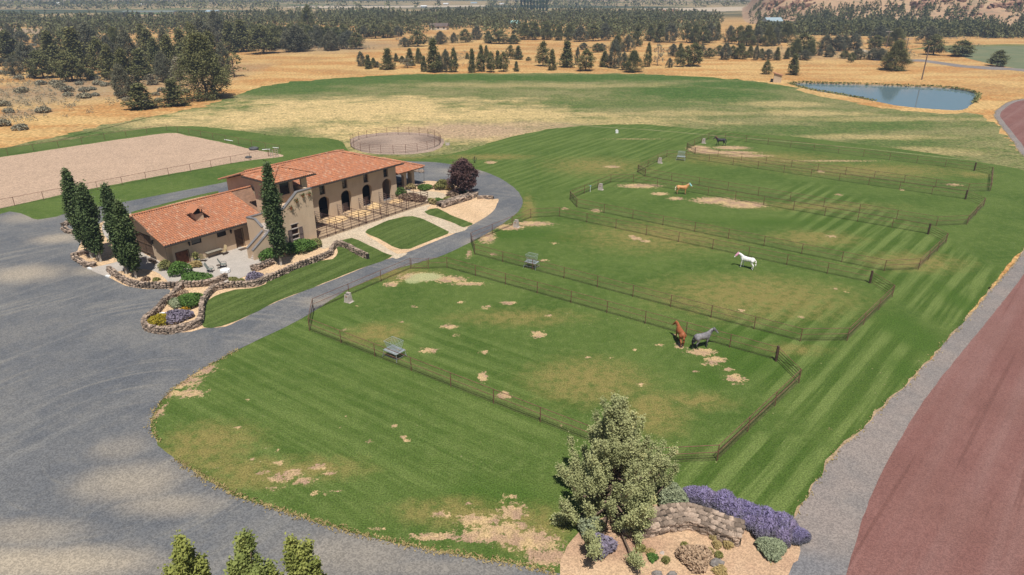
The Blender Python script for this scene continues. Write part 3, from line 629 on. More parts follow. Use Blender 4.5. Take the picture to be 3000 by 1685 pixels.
def ridge_tiles(name, a, b, parent, seed=5, r=.13):
    a = Vector(a); b = Vector(b); L = (b-a).length; n = max(1, int(L/.42)); e = (b-a).normalized(); s = e.cross(Vector((0, 0, 1))).normalized(); z = s.cross(e); rg = random.Random(seed)
    mb = MB()
    for i in range(n):
        mb.tint = rg.random(); p0 = a+e*(i*L/n-.02)+z*.05; p1 = a+e*((i+1)*L/n+.03)+z*.02; vs = []
        for p, rr in ((p0, r*1.1), (p1, r*.92)):
            for k in range(6):
                t = math.pi*k/5; vs.append(p+s*(rr*math.cos(t))+z*(rr*math.sin(t)*.9+.05))
        mb.add(vs, [(k, k+1, 7+k, 6+k) for k in range(5)])
    mb.build(name, M['tile'], parent, kind='stuff')
E0, ZE, ZR, WR = -.9, 5.5, 7.63, 6.2
s1 = roof_slope('main_roof', [(-22.3, E0, ZE), (.9, E0, ZE), (-6.3, WR, ZR), (-22.3, WR, ZR)], seed=1)
s2 = roof_slope('main_roof', [(.9, E0, ZE), (.9, 13.3, ZE), (-6.3, WR, ZR), (-6.3, WR, ZR)], seed=2)
s3 = roof_slope('main_roof', [(.9, 13.3, ZE), (-22.3, 13.3, ZE), (-22.3, WR, ZR), (-6.3, WR, ZR)], seed=3)
ridge_tiles('ridge_tiles', (-22.3, WR, ZR+.08), (-6.3, WR, ZR+.08), s1); ridge_tiles('ridge_tiles', (.9, E0, ZE+.1), (-6.3, WR, ZR+.08), s1); ridge_tiles('ridge_tiles', (.9, 13.3, ZE+.1), (-6.3, WR, ZR+.08), s1)
mb = MB(); mb.box(-20.5, .95, E0-.14, E0-.002, ZE-.16, ZE+.005); mb.build('gutter', M['gutter'], barn)
mb = MB()
for i in range(26): x = -20.3+i*.82; mb.prism([(-.85, ZE-.12), (0, ZE+.13), (0, ZE-.05), (-.75, ZE-.26)], x, x+.09, 'x')
mb.build('rafter_tails', M['wood'], barn, kind='stuff')
# wing
WB = -.45
wops = [(-36.95, -35.4, [(0.02, 1.75, False)]), (-34.8, -33.5, [(2.15, 3.05, False)]), (-31.4, -30.15, [(2.15, 3.0, False)]), (-28.98, -27.92, [(0, 2.4, False)])]
mb = MB(); wall(mb, -37.3, -24.7, WB, WB+.4, 0, flat(3.42), wops)
mb.box(-37.3, -36.9, 8.4, 11.9, 0, 3.3); mb.box(-37.3, -36.9, WB+.4, 4.35, 0, 3.3); mb.box(-37.3, -36.9, 4.35, 8.4, 3.0, 3.3)
mb.prism([(WB, 3.3), (12.4, 3.3), (6.2, 5.2)], -37.3, -36.9, 'x')
mb.box(-37.3, -21.5, 11.9, 12.3, 0, 3.3)
mb.build('wing_wall', M['stucco'], barn)
mb = MB()
for i in range(9): mb.box(-37.18, -37.05-.0, 4.37+i*.447, 4.37+(i+1)*.447-.03, .02, 2.98)
gd = mb.build('garage_door', M['wood'], barn)
mb = MB()
for y in (4.4, 6.3, 8.2): mb.box(-37.26, -37.19, y, y+.14, .02, 2.98)
for z in (.4, 1.6, 2.7): mb.box(-37.25, -37.185, 4.54, 6.3, z, z+.12); mb.box(-37.25, -37.185, 6.44, 8.2, z, z+.12)
mb.build('door_brace', M['wood'], gd)
for a, b, z0, z1, nm in ((-34.8, -33.5, 2.15, 3.05, 'window'), (-31.4, -30.15, 2.15, 3.0, 'window')):
    mb = MB(); mb.box(a, b, WB+.13, WB+.17, z0, z1); o = mb.build(nm, M['glass'], barn)
    mb = MB()
    for x0, x1, c0, c1 in ((a, a+.06, z0, z1), (b-.06, b, z0, z1), (a+.06, b-.06, z0, z0+.06), (a+.06, b-.06, z1-.06, z1)): mb.box(x0, x1, WB+.06, WB+.129, c0, c1)
    mb.build('window_frame', M['black'], o)
for a, b, z1, m, lb in ((-28.98, -27.92, 2.4, 'wood', 'dark brown plank entrance door'), (-36.95, -35.4, 1.75, 'redwood', 'low red brown double door')):
    mb = MB(); n = max(4, int((b-a)/.2)); 
    for i in range(n): mb.box(a+i*(b-a)/n, a+(i+1)*(b-a)/n-.015, WB+.12, WB+.17, .02, z1)
    o = mb.build('door', M[m], barn, label=lb)
    mb = MB(); mb.box(a-.08, a-.001, WB-.04, WB+.1, .02, z1+.08); mb.box(b+.001, b+.08, WB-.04, WB+.1, .02, z1+.08); mb.box(a, b, WB-.04, WB+.1, z1+.001, z1+.08); mb.build('door_frame', M['wood'], o)
    mb = MB(); mb.box(b-.2, b-.14, WB+.06, WB+.119, 1.0, 1.25); mb.build('door_handle', M['black'], o)
def lantern(u, w, z, nx=0, ny=-1):
    mb = MB(); mb.cyl((u, w, z), (u+nx*.22, w+ny*.22, z+.12), .025); mb.cyl((u+nx*.22, w+ny*.22, z-.38), (u+nx*.22, w+ny*.22, z+.0), .09, .13, 6); mb.cyl((u+nx*.22, w+ny*.22, z+.001), (u+nx*.22, w+ny*.22, z+.16), .16, .02, 6)
    mb.build('wall_lantern', M['black'], barn)
lantern(-35.18, WB, 2.65); lantern(-29.6, WB, 2.65); lantern(-37.3, 3.6, 2.6, -1, 0)
ws = roof_slope('wing_roof', [(-38.4, -1.1, 3.2), (-24.75, -1.1, 3.2), (-21.6, 6.2, 5.39), (-38.1, 6.2, 5.39)], seed=4)
ws2 = roof_slope('wing_roof', [(-21.6, 13.0, 3.2), (-38.4, 13.0, 3.2), (-38.1, 6.2, 5.39), (-21.6, 6.2, 5.39)], seed=6)
ridge_tiles('ridge_tiles', (-38.1, 6.2, 5.47), (-21.6, 6.2, 5.47), ws, 9)
mb = MB(); mb.box(-38.4, -24.8, -1.24, -1.102, 3.04, 3.205); mb.build('gutter', M['gutter'], barn)
mb = MB(); mb.cyl((-38.35, -1.2, 3.1), (-38.35, -1.25, .05), .02, n=5); mb.build('rain_chain', M['gutter'], barn)
# roof vent
mb = MB(); mb.box(-32.5, -31.45, 1.85, 3.0, 3.7, 5.0); v = mb.build('roof_vent', M['stucco'], barn)
mb = MB(); [mb.box(a, a+.08, b, b+.08, 5.0, 5.5) for a in (-32.48, -31.57) for b in (1.88, 2.9)]; mb.box(-32.3, -31.65, 2.1, 2.8, 5.01, 5.5); mb.build('vent_post', M['dark'], v)  # corner posts, plus a near-black block painting the shade in the opening
def litroof(par, c, hw, hd, z0, z1, ax, seed, name='vent_roof'):
    u0, u1, w0, w1 = c[0]-hw, c[0]+hw, c[1]-hd, c[1]+hd
    mb = MB(); rg = random.Random(seed)
    for side in (-1, 1):
        n = 5
        for i in range(n):
            mb.tint = rg.random(); y0 = w0+(w1-w0)*i/n; y1 = w0+(w1-w0)*(i+1)/n; ym = (y0+y1)/2
            xs_, xe = c[0], c[0]+side*hw
            vs = []
            for x, z in ((xs_, z1), (xe, z0)):
                for yy, dz in ((y0, 0), (y0+.05, .07), (ym, .1), (y1-.05, .07), (y1, 0)): vs.append((x, yy, z+dz))
            mb.add(vs, [(k, k+1, 6+k, 5+k) for k in range(4)])
    mb.build(name, M['tile'], par)
litroof(v, (-32.0, 2.42), 1.02, .98, 5.32, 6.0, 'u', 3)
# tower
TU0, TU1, TW0, TW1, TZ = -24.6, -19.8, -4.1, .66, 8.45
mb = MB()
wall(mb, TU0, TU1, TW0, TW0+.35, 0, flat(TZ), [(-24.0, -22.5, [(6.5, 8.05, False)]), (-22.0, -20.65, [(6.3, 8.05, False)])])
wall(mb, TW0+.35, TW1-.35, TU1-.35, TU1, 0, flat(TZ), [(-3.1, -.9, [(5.7, 8.05, False)])], 'x')
mb.box(TU0, TU0+.35, TW0+.35, TW1-.35, 0, TZ); wall(mb, TU0, TU1, TW1-.35, TW1, 0, flat(TZ), [(-22.6, -20.4, [(6.4, 8.05, False)])])
mb.box(TU0+.35, TU1-.35, TW0+.35, TW1-.35, 5.4, 5.6)
mb.build('tower_wall', M['stucco'], barn)
mb = MB(); mb.box(-23.97, -22.53, TW0+.2, TW0+.24, 6.5, 8.05); mb.build('window', M['glass'], barn)
a, b, c_, d_ = (-25.5, -5.0), (-18.9, -5.0), (-18.9, 1.6), (-25.5, 1.6); ap = (-22.2, -1.7, 9.5); ez = 8.5
for i, (p, q) in enumerate(((a, b), (b, c_), (c_, d_), (d_, a))):
    s = roof_slope('tower_roof', [(p[0], p[1], ez), (q[0], q[1], ez), ap, ap], seed=20+i)
    ridge_tiles('hip_tiles', (p[0], p[1], ez+.1), (ap[0], ap[1], ap[2]+.06), s, 30+i)
mb = MB(); mb.box(-25.5, -18.9, -5.12, -5.01, ez-.16, ez-.03); mb.box(-25.62, -25.51, -5.0, 1.6, ez-.16, ez-.03); mb.build('gutter', M['gutter'], barn)
# stair block in front of the tower
F0 = -6.04
mb = MB()
prof = [(-30.2, 0), (-20.65, 0), (-20.65, 7.05), (-22.9, 7.05), (-25.2, 5.32), (-25.9, 5.32), (-25.9, 4.2), (-27.85, 2.9), (-30.2, 1.3)]
mb.prism([(-30.2, 0), (-27.85, 0), (-27.85, 2.9), (-30.2, 1.3)], F0, F0+.25); mb.prism([(-27.85, 0), (-25.9, 0), (-25.9, 4.2), (-27.85, 2.9)], F0, F0+.25)
wall(mb, -25.9, -20.65, F0, F0+.35, 0, lambda u: 5.32 if u <= -25.2 else (7.05 if u >= -22.9 else 5.32+(u+25.2)*1.73/2.3), [(-25.2, -24.4, []), (-24.4, -23.4, [(1.0, 3.15, False)]), (-23.4, -22.9, [])])
mb.box(-20.98, -20.65, F0+.35, -.01, 0, 7.0); mb.box(-24.6, -20.98, F0+.35, TW0-.01, 5.3, 5.5)
mb.build('stair_wall', M['stucco'], barn)
mb = MB(); mb.prism([(-30.25, 0), (-27.8, 0), (-27.8, 3.0), (-30.25, 1.38)], -5.0, -4.75); 
mb.prism([(-4.74, 0), (-1.65, 0), (-1.65, 4.1), (-3.4, 4.22), (-4.74, 3.42)], -27.8, -27.55, 'x'); mb.box(-27.55, -24.61, -1.9, -1.65, 0, 4.1); 
mb.build('stair_wall', M['stucco'], barn)
mb = MB(); mb.box(-27.54, -24.61, -4.74, -1.91, 0, 2.9)
for i in range(16): mb.box(-30.1+i*.16, -27.56, F0+.26, -5.01, i*.18, (i+1)*.18-.002)
for i in range(13): mb.box(-27.5+i*.22, -24.62, F0+.36, -4.76, 2.9+i*.185, 2.9+(i+1)*.185-.002)
mb.build('stair_steps', M['conc'], barn)
mb = MB()
def coping(p, q, w0, w1, ax='y'):
    mb.prism([(p[0], p[1]+.002), (q[0], q[1]+.002), (q[0], q[1]+.09), (p[0], p[1]+.09)], w0-.05, w1+.05, ax)
coping((-30.25, 1.3), (-27.85, 2.9), F0, F0+.25); coping((-27.85, 2.9), (-25.9, 4.2), F0, F0+.25); coping((-25.95, 5.32), (-25.2, 5.32), F0, F0+.35); coping((-25.2, 5.32), (-22.9, 7.05), F0, F0+.35); coping((-22.9, 7.05), (-20.6, 7.05), F0, F0+.35)
mb.build('coping', M['cap'], barn); mb = MB()
coping((-30.3, 1.38), (-27.82, 3.0), -5.0, -4.75); mb.build('coping', M['cap'], barn); mb = MB(); coping((-4.78, 3.42), (-3.4, 4.22), -27.8, -27.55, 'x'); coping((-3.4, 4.22), (-1.6, 4.1), -27.8, -27.55, 'x'); coping((-27.5, 4.1), (-24.62, 4.1), -1.9, -1.65)
mb.build('coping', M['cap'], barn)
# shuttered window on the stair block
mb = MB(); mb.box(-24.4, -23.4, F0+.2, F0+.24, 1.0, 3.15); o = mb.build('window', M['glass'], barn)
mb = MB()
for z in (1.0, 1.62, 2.42, 3.07): mb.box(-24.5 if z in (1.0, 3.07) else -24.4, -23.3 if z in (1.0, 3.07) else -23.4, F0-.05, F0+.12, z, z+.1)
mb.build('window_frame', M['conc'], o)
mb = MB()
for i in range(9): x = -24.35+i*.11; mb.cyl((x, F0+.15, 1.0), (x, F0+.15, 3.1), .018, n=5)
mb.build('window_grille', M['redwood'], o)
for x0, x1 in ((-25.02, -24.47), (-23.33, -22.78)):
    for z0, z1 in ((.75, 1.58), (1.66, 2.5)):
        mb = MB(); mb.box(x0, x0+.07, F0-.1, F0-.03, z0, z1); mb.box(x1-.07, x1, F0-.1, F0-.03, z0, z1); mb.box(x0+.07, x1-.07, F0-.1, F0-.03, z0, z0+.07); mb.box(x0+.07, x1-.07, F0-.1, F0-.03, z1-.07, z1); mb.box(x0+.07, x1-.07, F0-.07, F0-.04, z0+.07, z1-.07)
        mb.build('shutter', M['pipe2'], o)
# right-hand arcade
mb = MB(); PW = 2.35
wall(mb, .05, 6.35, PW, PW+.55, 0, flat(3.25), [(1.7, 3.9, [(0, 2.1, True)]), (4.5, 5.75, [(0, 2.35, True)])])
mb.box(5.8, 6.35, PW+.55, 3.4, 0, 3.25); mb.box(5.8, 6.35, 9.3, 10.6, 0, 3.25); mb.box(5.8, 6.35, 3.4, 9.3, 2.75, 3.25); mb.box(.05, 5.8, 10.05, 10.6, 2.75, 3.25)
mb.box(.05, .5, 10.05, 10.6, 0, 2.75)
mb.build('arcade_wall', M['stucco'], barn)
s = roof_slope('arcade_roof', [(1.6, 1.5, 3.15), (8.05, 1.5, 3.15), (3.2, 6.3, 4.75), (.1, 6.3, 4.75)], seed=40)
s2_ = roof_slope('arcade_roof', [(8.05, 1.5, 3.15), (8.05, 11.1, 3.15), (3.2, 6.3, 4.75), (3.2, 6.3, 4.75)], seed=41)
roof_slope('arcade_roof', [(8.05, 11.1, 3.15), (.1, 11.1, 3.15), (.1, 6.3, 4.75), (3.2, 6.3, 4.75)], seed=42)
ridge_tiles('hip_tiles', (8.05, 1.5, 3.25), (3.2, 6.3, 4.82), s, 50); ridge_tiles('hip_tiles', (.1, 6.3, 4.82), (3.2, 6.3, 4.82), s, 51)
mb = MB(); mb.cyl((7.9, 1.6, 3.1), (7.9, 1.6, .05), .025, n=5); mb.build('rain_chain', M['gutter'], barn)
# flower pots on the stair wall
M['terracotta'] = simple('terracotta', (.35, .15, .07), .8, .2, 4)
def leafmat(name, a, b, trans=.25, c2=None, k=0.):
    nt = NT(name, .75, .25); t = nt.attr(); r_ = nt.orand()
    c = nt.mix(t, a, b)
    if c2: c = nt.mix(nt.step(t, k, k+.05), c, c2)
    c = nt.mix(nt.m('MULTIPLY', r_, .35), c, nt.mix(1, c, (1.35, 1.15, .8), 'MULTIPLY'))
    nt.col(c)
    tr = nt.new('ShaderNodeBsdfTranslucent'); nt.l.new(c, tr.inputs[0]); mx = nt.new('ShaderNodeMixShader'); mx.inputs[0].default_value = trans
    nt.l.new(nt.b.outputs[0], mx.inputs[1]); nt.l.new(tr.outputs[0], mx.inputs[2]); nt.l.new(mx.outputs[0], nt.n['Material Output'].inputs[0]); return nt.mat
def leaves(pts, size, rg, elong=1.0, up=0.0, nb=.25):
    """random quads at pts; returns V,F,tint arrays"""
    n = len(pts); P = np.asarray(pts); N = rg.normal(size=(n, 3))*.75; N[:, 2] = np.abs(N[:, 2])+nb; N /= np.linalg.norm(N, axis=1)[:, None]
    a = rg.normal(size=(n, 3)); a[:, 2] += up*2; a -= N*(a*N).sum(1)[:, None]; a /= np.linalg.norm(a, axis=1)[:, None]+1e-9; b = np.cross(N, a)
    s = (size*(.6+.8*rg.random(n)))[:, None]; A = a*s*.5*elong; Bb = b*s*.5
    V = np.stack([P-A, P+Bb*.9, P+A, P-Bb*.9], 1).reshape(-1, 3)
    F = np.arange(4*n).reshape(n, 4)
    return V, F
M['flower'] = leafmat('red_flower_leaf', (.05, .10, .03), (.10, .14, .04), .2, (.35, .05, .03), .75)
NG = np.random.default_rng(3)
for i, (u, z) in enumerate(((-24.12, 5.25), (-23.2, 5.95), (-22.15, 6.4), (-21.15, 6.35))):
    c, s_ = math.cos(TH), math.sin(TH); x, y = loc2w(u, F0-.16)
    t = empty('flower_pot', (x, y, z), TH, ['lowest flower pot on the stair wall, nearest the slim poplar', 'second flower pot up the sloping coping of the stair wall', 'flower pot just right of the bend in the stair wall coping', 'flower pot highest and nearest the corner by the horse pens'][i], 'flower pot', 'flower pots hung on the stair wall')
    mb = MB(); mb.cyl((0, 0, -.2), (0, 0, .05), .09, .15, 8); mb.build('pot', M['terracotta'], t)
    P = NG.normal(size=(90, 3))*[.17, .12, .13]+[0, 0, .15]; V, F = leaves(P, .12, NG); put('plant', npmesh('plant', V, F, M['flower'], NG.random(90)), t)
# ------------------------------------------------------------------ fences
post_mesh = {}
def shared(key, fn):
    if key not in post_mesh: post_mesh[key] = fn()
    return post_mesh[key]
def postmesh(h, r, mat):
    def f():
        mb = MB(); mb.cyl((0, 0, -.05), (0, 0, h), r, r, 6); m = bpy.data.meshes.new('post'); m.from_pydata(mb.v, [], mb.f); m.materials.append(mat); return m
    return shared(('p', h, r, mat.name), f)
def fence(name, corners, h, rails, wires, spacing, label, skip=(), closed=True, group=None, r=.04, mat=None, wirek='wire', rr=.03, cat='fence'):
    mat = mat or M['pipe']; cx = sum(c[0] for c in corners)/len(corners); cy = sum(c[1] for c in corners)/len(corners)
    t = empty(name, (cx, cy, 0), 0, label, cat, group)
    n = len(corners); segs = [(i, (i+1) % n) for i in range(n if closed else n-1)]
    pm = postmesh(h, r, mat); placed = set()
    def post(x, y):
        k = (round(x, 2), round(y, 2))
        if k in placed: return
        placed.add(k); put('post', pm, t, loc=(x-cx, y-cy, 0))
    runs = []; cur = None
    for i, j in segs:
        a, b = corners[i], corners[j]
        if i in skip: cur = None; post(*a); post(*b); continue
        L = math.dist(a, b); k = max(1, round(L/spacing))
        for q in range(k+1): post(a[0]+(b[0]-a[0])*q/k, a[1]+(b[1]-a[1])*q/k)
        if cur is None: cur = [a]; runs.append(cur)
        cur.append(b)
    for z in rails:
        mb = MB()
        for run in runs: mb.tube([(x-cx, y-cy, z) for x, y in run], rr, 6)
        mb.build('rail', mat, t)
    for z in wires:
        mb = MB()
        for run in runs: mb.tube([(x-cx, y-cy, z) for x, y in run], .009, 3)
        mb.build(wirek, M['wire'], t)
    return t
def gate(a, b, h, label, group=None, bars=5, mat=None, latch=True):
    a = Vector((a[0], a[1], 0)); b = Vector((b[0], b[1], 0)); t = empty('field_gate', a, math.atan2(b.y-a.y, b.x-a.x), label, 'gate', group); L = (b-a).length-.15; mat = mat or M['pipe']
    x0 = .12
    for i in range(bars):
        mb = MB(); z = .2+(h-.25)*i/(bars-1); mb.cyl((x0, 0, z), (L, 0, z), .026, n=6); mb.build('bar', mat, t)
    mb = MB(); mb.cyl((x0, 0, .15), (x0, 0, h), .03, n=6); mb.cyl((L, 0, .15), (L, 0, h), .03, n=6); mb.build('gate_frame', mat, t)
    mb = MB(); mb.cyl((x0, 0, .2), (L, 0, h-.05), .018, n=5); mb.build('brace', mat, t)
    return t
PAD = [
 [(907,969.5),(919,911),(1203,788),(1310,786),(2274.5,1056.8),(2340,1123),(2100.5,1350.6),(1895,1361)],
 [(1391,746),(1380,711),(1555,639),(1638.5,635),(2549,829),(2613.6,870),(2481,999),(2344,1001)],
 [(1690,608),(1669.6,585),(1789,534.4),(1855,534.4),(2719,686),(2770.6,713),(2690,790),(2590,794.5)],
 [(1890,517),(1868,505),(1953,461),(2009.6,464),(2828,584),(2881,606),(2832,658.6),(2742,662.5)],
 [(2036,452),(2011.6,438.5),(2075.6,408),(2124,408.3),(2854,500),(2904.5,512.3),(2900,561),(2835,562)]]
PN = ['nearest paddock, with the chestnut and grey horses', 'second paddock, with the white horse', 'middle paddock, with the palomino horse', 'fourth paddock, with no horse in it', 'farthest paddock, with the black horse']
PS = [4.25, 4.6, 4.7, 4.8, 4.9]
M['oldwood'] = simple('dark_creosote_post', (.075, .045, .032), .9, .3, 3)
for i, pl in enumerate(PAD):
    C = [g(*p) for p in pl]
    sk = [4]
    if i == 0:
        # gate bay near the drive
        a, b = Vector(C[2]), Vector(C[3]); 
        mid = g(1256, 788.3); C.insert(3, (mid[0], mid[1])); sk = [2, 5]
        gate(C[2], C[3], 1.35, 'rusty pipe gate beside the drive in the nearest paddock fence')
    fence('paddock_fence', C, 1.4, [1.38, .78], [.12, .26, .40, .54, .66, .95, 1.15], PS[i], 'rusty pipe and wire fence round the '+PN[i], skip=sk, group='paddock fences')
    q = 5 if i == 0 else 4
    gate(C[q], C[q+1], 1.4, 'rusty right hand gate of the '+PN[i], 'gates at the right hand paddock corners')
    mb = MB(); mb.cyl((0, 0, -.1), (0, 0, 1.55), .13, .12, 9); m_ = mb.build('corner_post', M['oldwood']); m_.location = (C[q][0]-.08, C[q][1]-.08, 0)
    tag(m_, 'thick dark wooden gate post of the '+PN[i], 'post', 'wooden gate posts at the paddock corners')
    # small left hand gate panel
    if i in (2, 3, 4): gate(C[0], C[1], 1.3, 'small left hand gate of the '+PN[i], 'gates at the left hand paddock corners', bars=4)
# arena fence
AR = [(-140,640),(25*DS,611),(178,582.5),(306.8,556.8),(425,533.5),(528.7,512),(627,492.5),(717,474.5),(786.6,459)]
A1 = [g(*p) for p in AR]
A2 = [g(*p) for p in [(821,450),(769,438.5),(713,431),(600,409),(522,391),(489,383),(400,397),(300,412),(200,427),(100,443),(0,458),(-140,480)]]
fence('arena_fence', [g(-140,640),g(786.6,459)], 1.45, [1.43], [.25,.45,.65,.85,1.05,1.25], 4.1, 'pipe and wire fence along the near side of the sand riding arena', closed=False, cat='fence')
fence('arena_fence', [g(821,447),g(489,383),g(-140,480)], 1.45, [1.43], [.25,.45,.65,.85,1.05,1.25], 4.4, 'thin pipe and wire fence along the far sides of the sand riding arena', closed=False)
gate(g(786.6,459), g(816,453), 1.3, 'open pipe gate at the right hand end of the sand arena')
ck = g(821,447)
# round pen
RC = g(1160, 421); RR = 9.6; rp = [(RC[0]+RR*math.cos(2*math.pi*i/24+.1), RC[1]+RR*math.sin(2*math.pi*i/24+.1)) for i in range(24)]
fence('round_pen', rp, 1.75, [.35, .7, 1.05, 1.4, 1.73], [], 99, 'circular rusty pipe rail training pen behind the stable', rr=.024, r=.045, cat='round pen')
# stable runs
def runfence(pts, label, rails=(.35, .72, 1.08, 1.44, 1.8), sp_=1.45, mat=None, name='stall_run_fence'):
    return fence(name, [loc2w(*p) for p in pts], 1.85, rails, [], sp_, label, closed=False, r=.042, rr=.031, mat=mat or M['pipe3'], group='pipe panel fences of the stable runs')
ords = ['first', 'second', 'third', 'fourth', 'fifth']
DV = [-16.35, -12.3, -8.2, -4.1]
runfence([(-20.6, -6.3), (.45, -6.3)], 'long pipe rail front of the stable runs beside the sandy path')
runfence([(.45, -6.3), (.45, -.1)], 'pipe rail end fence of the stable runs nearest the purple tree')
for i, u in enumerate(DV):
    runfence([(u, -6.25), (u, -1.9)], ords[i]+' pipe rail divider between the stable runs, counted from the tower')
    a, b = loc2w(u, -1.8), loc2w(u, -.12)
    gate(a, b, 1.85, ords[i]+' swing gate against the stable wall, counted from the tower', 'gates between the stable runs', bars=6, mat=M['pipe2'])
# bedding heaps
def heap(u, w, rx, ry, h, label):
    x, y = loc2w(u, w); mb = MB(); n, m_ = 16, 5; vs = [(0, 0, h)]
    for j in range(1, m_+1):
        for i in range(n):
            t = 2*math.pi*i/n; rr = j/m_; k = 1+.18*mnoise.noise(Vector((math.cos(t)*2, math.sin(t)*2, u)))
            vs.append((rx*rr*k*math.cos(t), ry*rr*k*math.sin(t), h*(1-rr**1.6)+(.05 if j < m_ else 0)))
    fs = [(0, 1+i, 1+(i+1) % n) for i in range(n)]+[(1+(j-1)*n+i, 1+j*n+i, 1+j*n+(i+1) % n, 1+(j-1)*n+(i+1) % n) for j in range(1, m_) for i in range(n)]
    mb.add(vs, fs); o = mb.build('bedding_heap', M['heap'], smooth=True); o.location = (x, y, .06); o.rotation_euler = (0, 0, TH); tag(o, label, 'shavings')
M['heap'] = gravel('wood_shavings', (.60, .42, .22), (.54, .37, .20), (.64, .47, .27), sc=9.)
heap(-13.6, -1.6, 1.9, 1.3, .45, 'low spread of golden wood shavings below the stable arch nearest the tower')
heap(-9.6, -1.9, 1.7, 1.5, .3, 'low spread of golden wood shavings below the second stable arch')
heap(-6.0, -1.3, 1.2, .95, .75, 'tallest heap of yellow wood shavings by the third stable arch')
heap(-1.9, -1.7, 1.3, 1.0, .25, 'thin spread of wood shavings below the last stable arch by the arcade')
# ------------------------------------------------------------------ trees
M['bark'] = simple('grey_brown_bark', (.16, .115, .085), .95, .3, 3, bump=.4)
M['palebark'] = simple('pale_poplar_bark', (.42, .40, .36), .9, .2, 4)
M['juniper'] = leafmat('juniper_foliage', (.088, .100, .038), (.205, .205, .088), .24)
M['juniper2'] = leafmat('grey_juniper_foliage', (.095, .105, .070), (.17, .17, .115), .18)
M['bigjuniper'] = leafmat('blue_green_juniper_foliage', (.20, .23, .105), (.47, .49, .25), .27, (.50, .46, .22), .86)
M['yjuniper'] = leafmat('yellow_green_juniper_foliage', (.13, .17, .045), (.32, .36, .11), .26)
M['poplar'] = leafmat('poplar_leaves', (.040, .075, .028), (.125, .175, .07), .25, (.16, .21, .11), .94)
M['plum'] = leafmat('purple_plum_leaves', (.05, .028, .032), (.15, .09, .09), .2)
M['sage'] = leafmat('sagebrush_leaves', (.17, .165, .12), (.29, .27, .20), .15)
M['deadwood'] = simple('dead_grey_wood', (.26, .21, .18), .95, .2, 3)
def clumps(rg, n, h, w, base=.06, peak=.30, power=1., spires=0.25, hollow=.35, skirt=.75):
    """centres of foliage clumps inside an uneven juniper crown"""
    t = rg.random(n*2); C = []
    ph = rg.random(6)*6.28
    for q in t:
        z = base+(1-base)*q
        prof = skirt+(1-skirt)*min(1, q/peak) if q < peak else ((1-q)/(1-peak))**power
        a = rg.random()*6.283
        lob = 1+.22*math.sin(a*2+ph[0])+.18*math.sin(a*3+ph[1]+z*5)+.12*math.sin(a*5+ph[2]-z*9)
        r = w/2*prof*lob*math.sqrt(hollow+(1-hollow)*rg.random())*(1 if rg.random() > .08 else 1.2)
        C.append((r*math.cos(a), r*math.sin(a), z*h))
        if len(C) >= n: break
    return np.array(C)
def crown(name, rg, C, per, cr, leaf, mat, elong=1.0, vert=1.0, up=0.):
    """leaf quads round each clump centre; the tint goes by clump"""
    n = len(C); T = np.repeat(rg.random(n), per)
    o = rg.normal(size=(n*per, 3))*[cr, cr, cr*vert]*.55
    P = np.repeat(C, per, 0)+o; P[:, 2] = np.maximum(P[:, 2], .1)
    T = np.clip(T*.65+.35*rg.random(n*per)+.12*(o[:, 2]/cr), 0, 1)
    V, F = leaves(P, leaf, rg, elong, up); return npmesh(name, V, F, mat, T)
def trunk(rg, h, r, mat, C=None, nl=10, start=.05, lean=0.):
    mb = MB(); pts = [(0, 0, -.1)]; k = 5
    for i in range(1, k+1): z = h*i/k; pts.append((rg.normal()*r*.35+lean*z, rg.normal()*r*.35, z))
    for i in range(k): mb.cyl(pts[i], pts[i+1], r*(1-.85*i/k)*(1.3 if i == 0 else 1), r*(1-.85*(i+1)/k), 7, cap=False)
    if C is not None:
        for c in C[rg.choice(len(C), min(nl, len(C)), replace=False)]:
            z = max(start*h, c[2]*.62); b = Vector((lean*z, 0, z)); e = Vector(c)*.96; mid = (b+e)/2; mid.z -= .05*h*.3
            mb.cyl(b, mid, r*.34, r*.2, 5, cap=False); mb.cyl(mid, e, r*.2, r*.06, 5, cap=False)
    m = bpy.data.meshes.new('trunk'); m.from_pydata(mb.v, [], mb.f); m.materials.append(mat); m.attributes.new('tint', 'FLOAT', 'FACE'); return m
NG = np.random.default_rng(11)
# unit junipers: height 1 base models scaled per tree (built at 8 m so that leaf size stays real)
JH = 8.
JV = []
for k in range(9):
    rg = np.random.default_rng(100+k)
    w = [4.4, 3.4, 5.2, 3.0, 4.0, 5.6, 2.8, 4.2, 3.6][k]
    hi = k in (0, 2, 5)
    C = clumps(rg, 190 if hi else 130, JH, w, base=[.04, .03, .08, .03, .05, .1, .03, .12, .04][k], peak=[.3, .25, .35, .2, .3, .4, .22, .45, .28][k], power=[.8, .9, .65, 1., .75, .6, 1., .6, .9][k])
    cm = crown('crown', rg, C, 130 if k == 0 else 60 if hi else 34, .50, .135 if k == 0 else .20 if hi else .27, M['juniper2' if k in (2, 5) else 'juniper'], vert=1.25)
    JV.append((cm, trunk(rg, JH*.8, .16, M['bark'], C, 12), w))
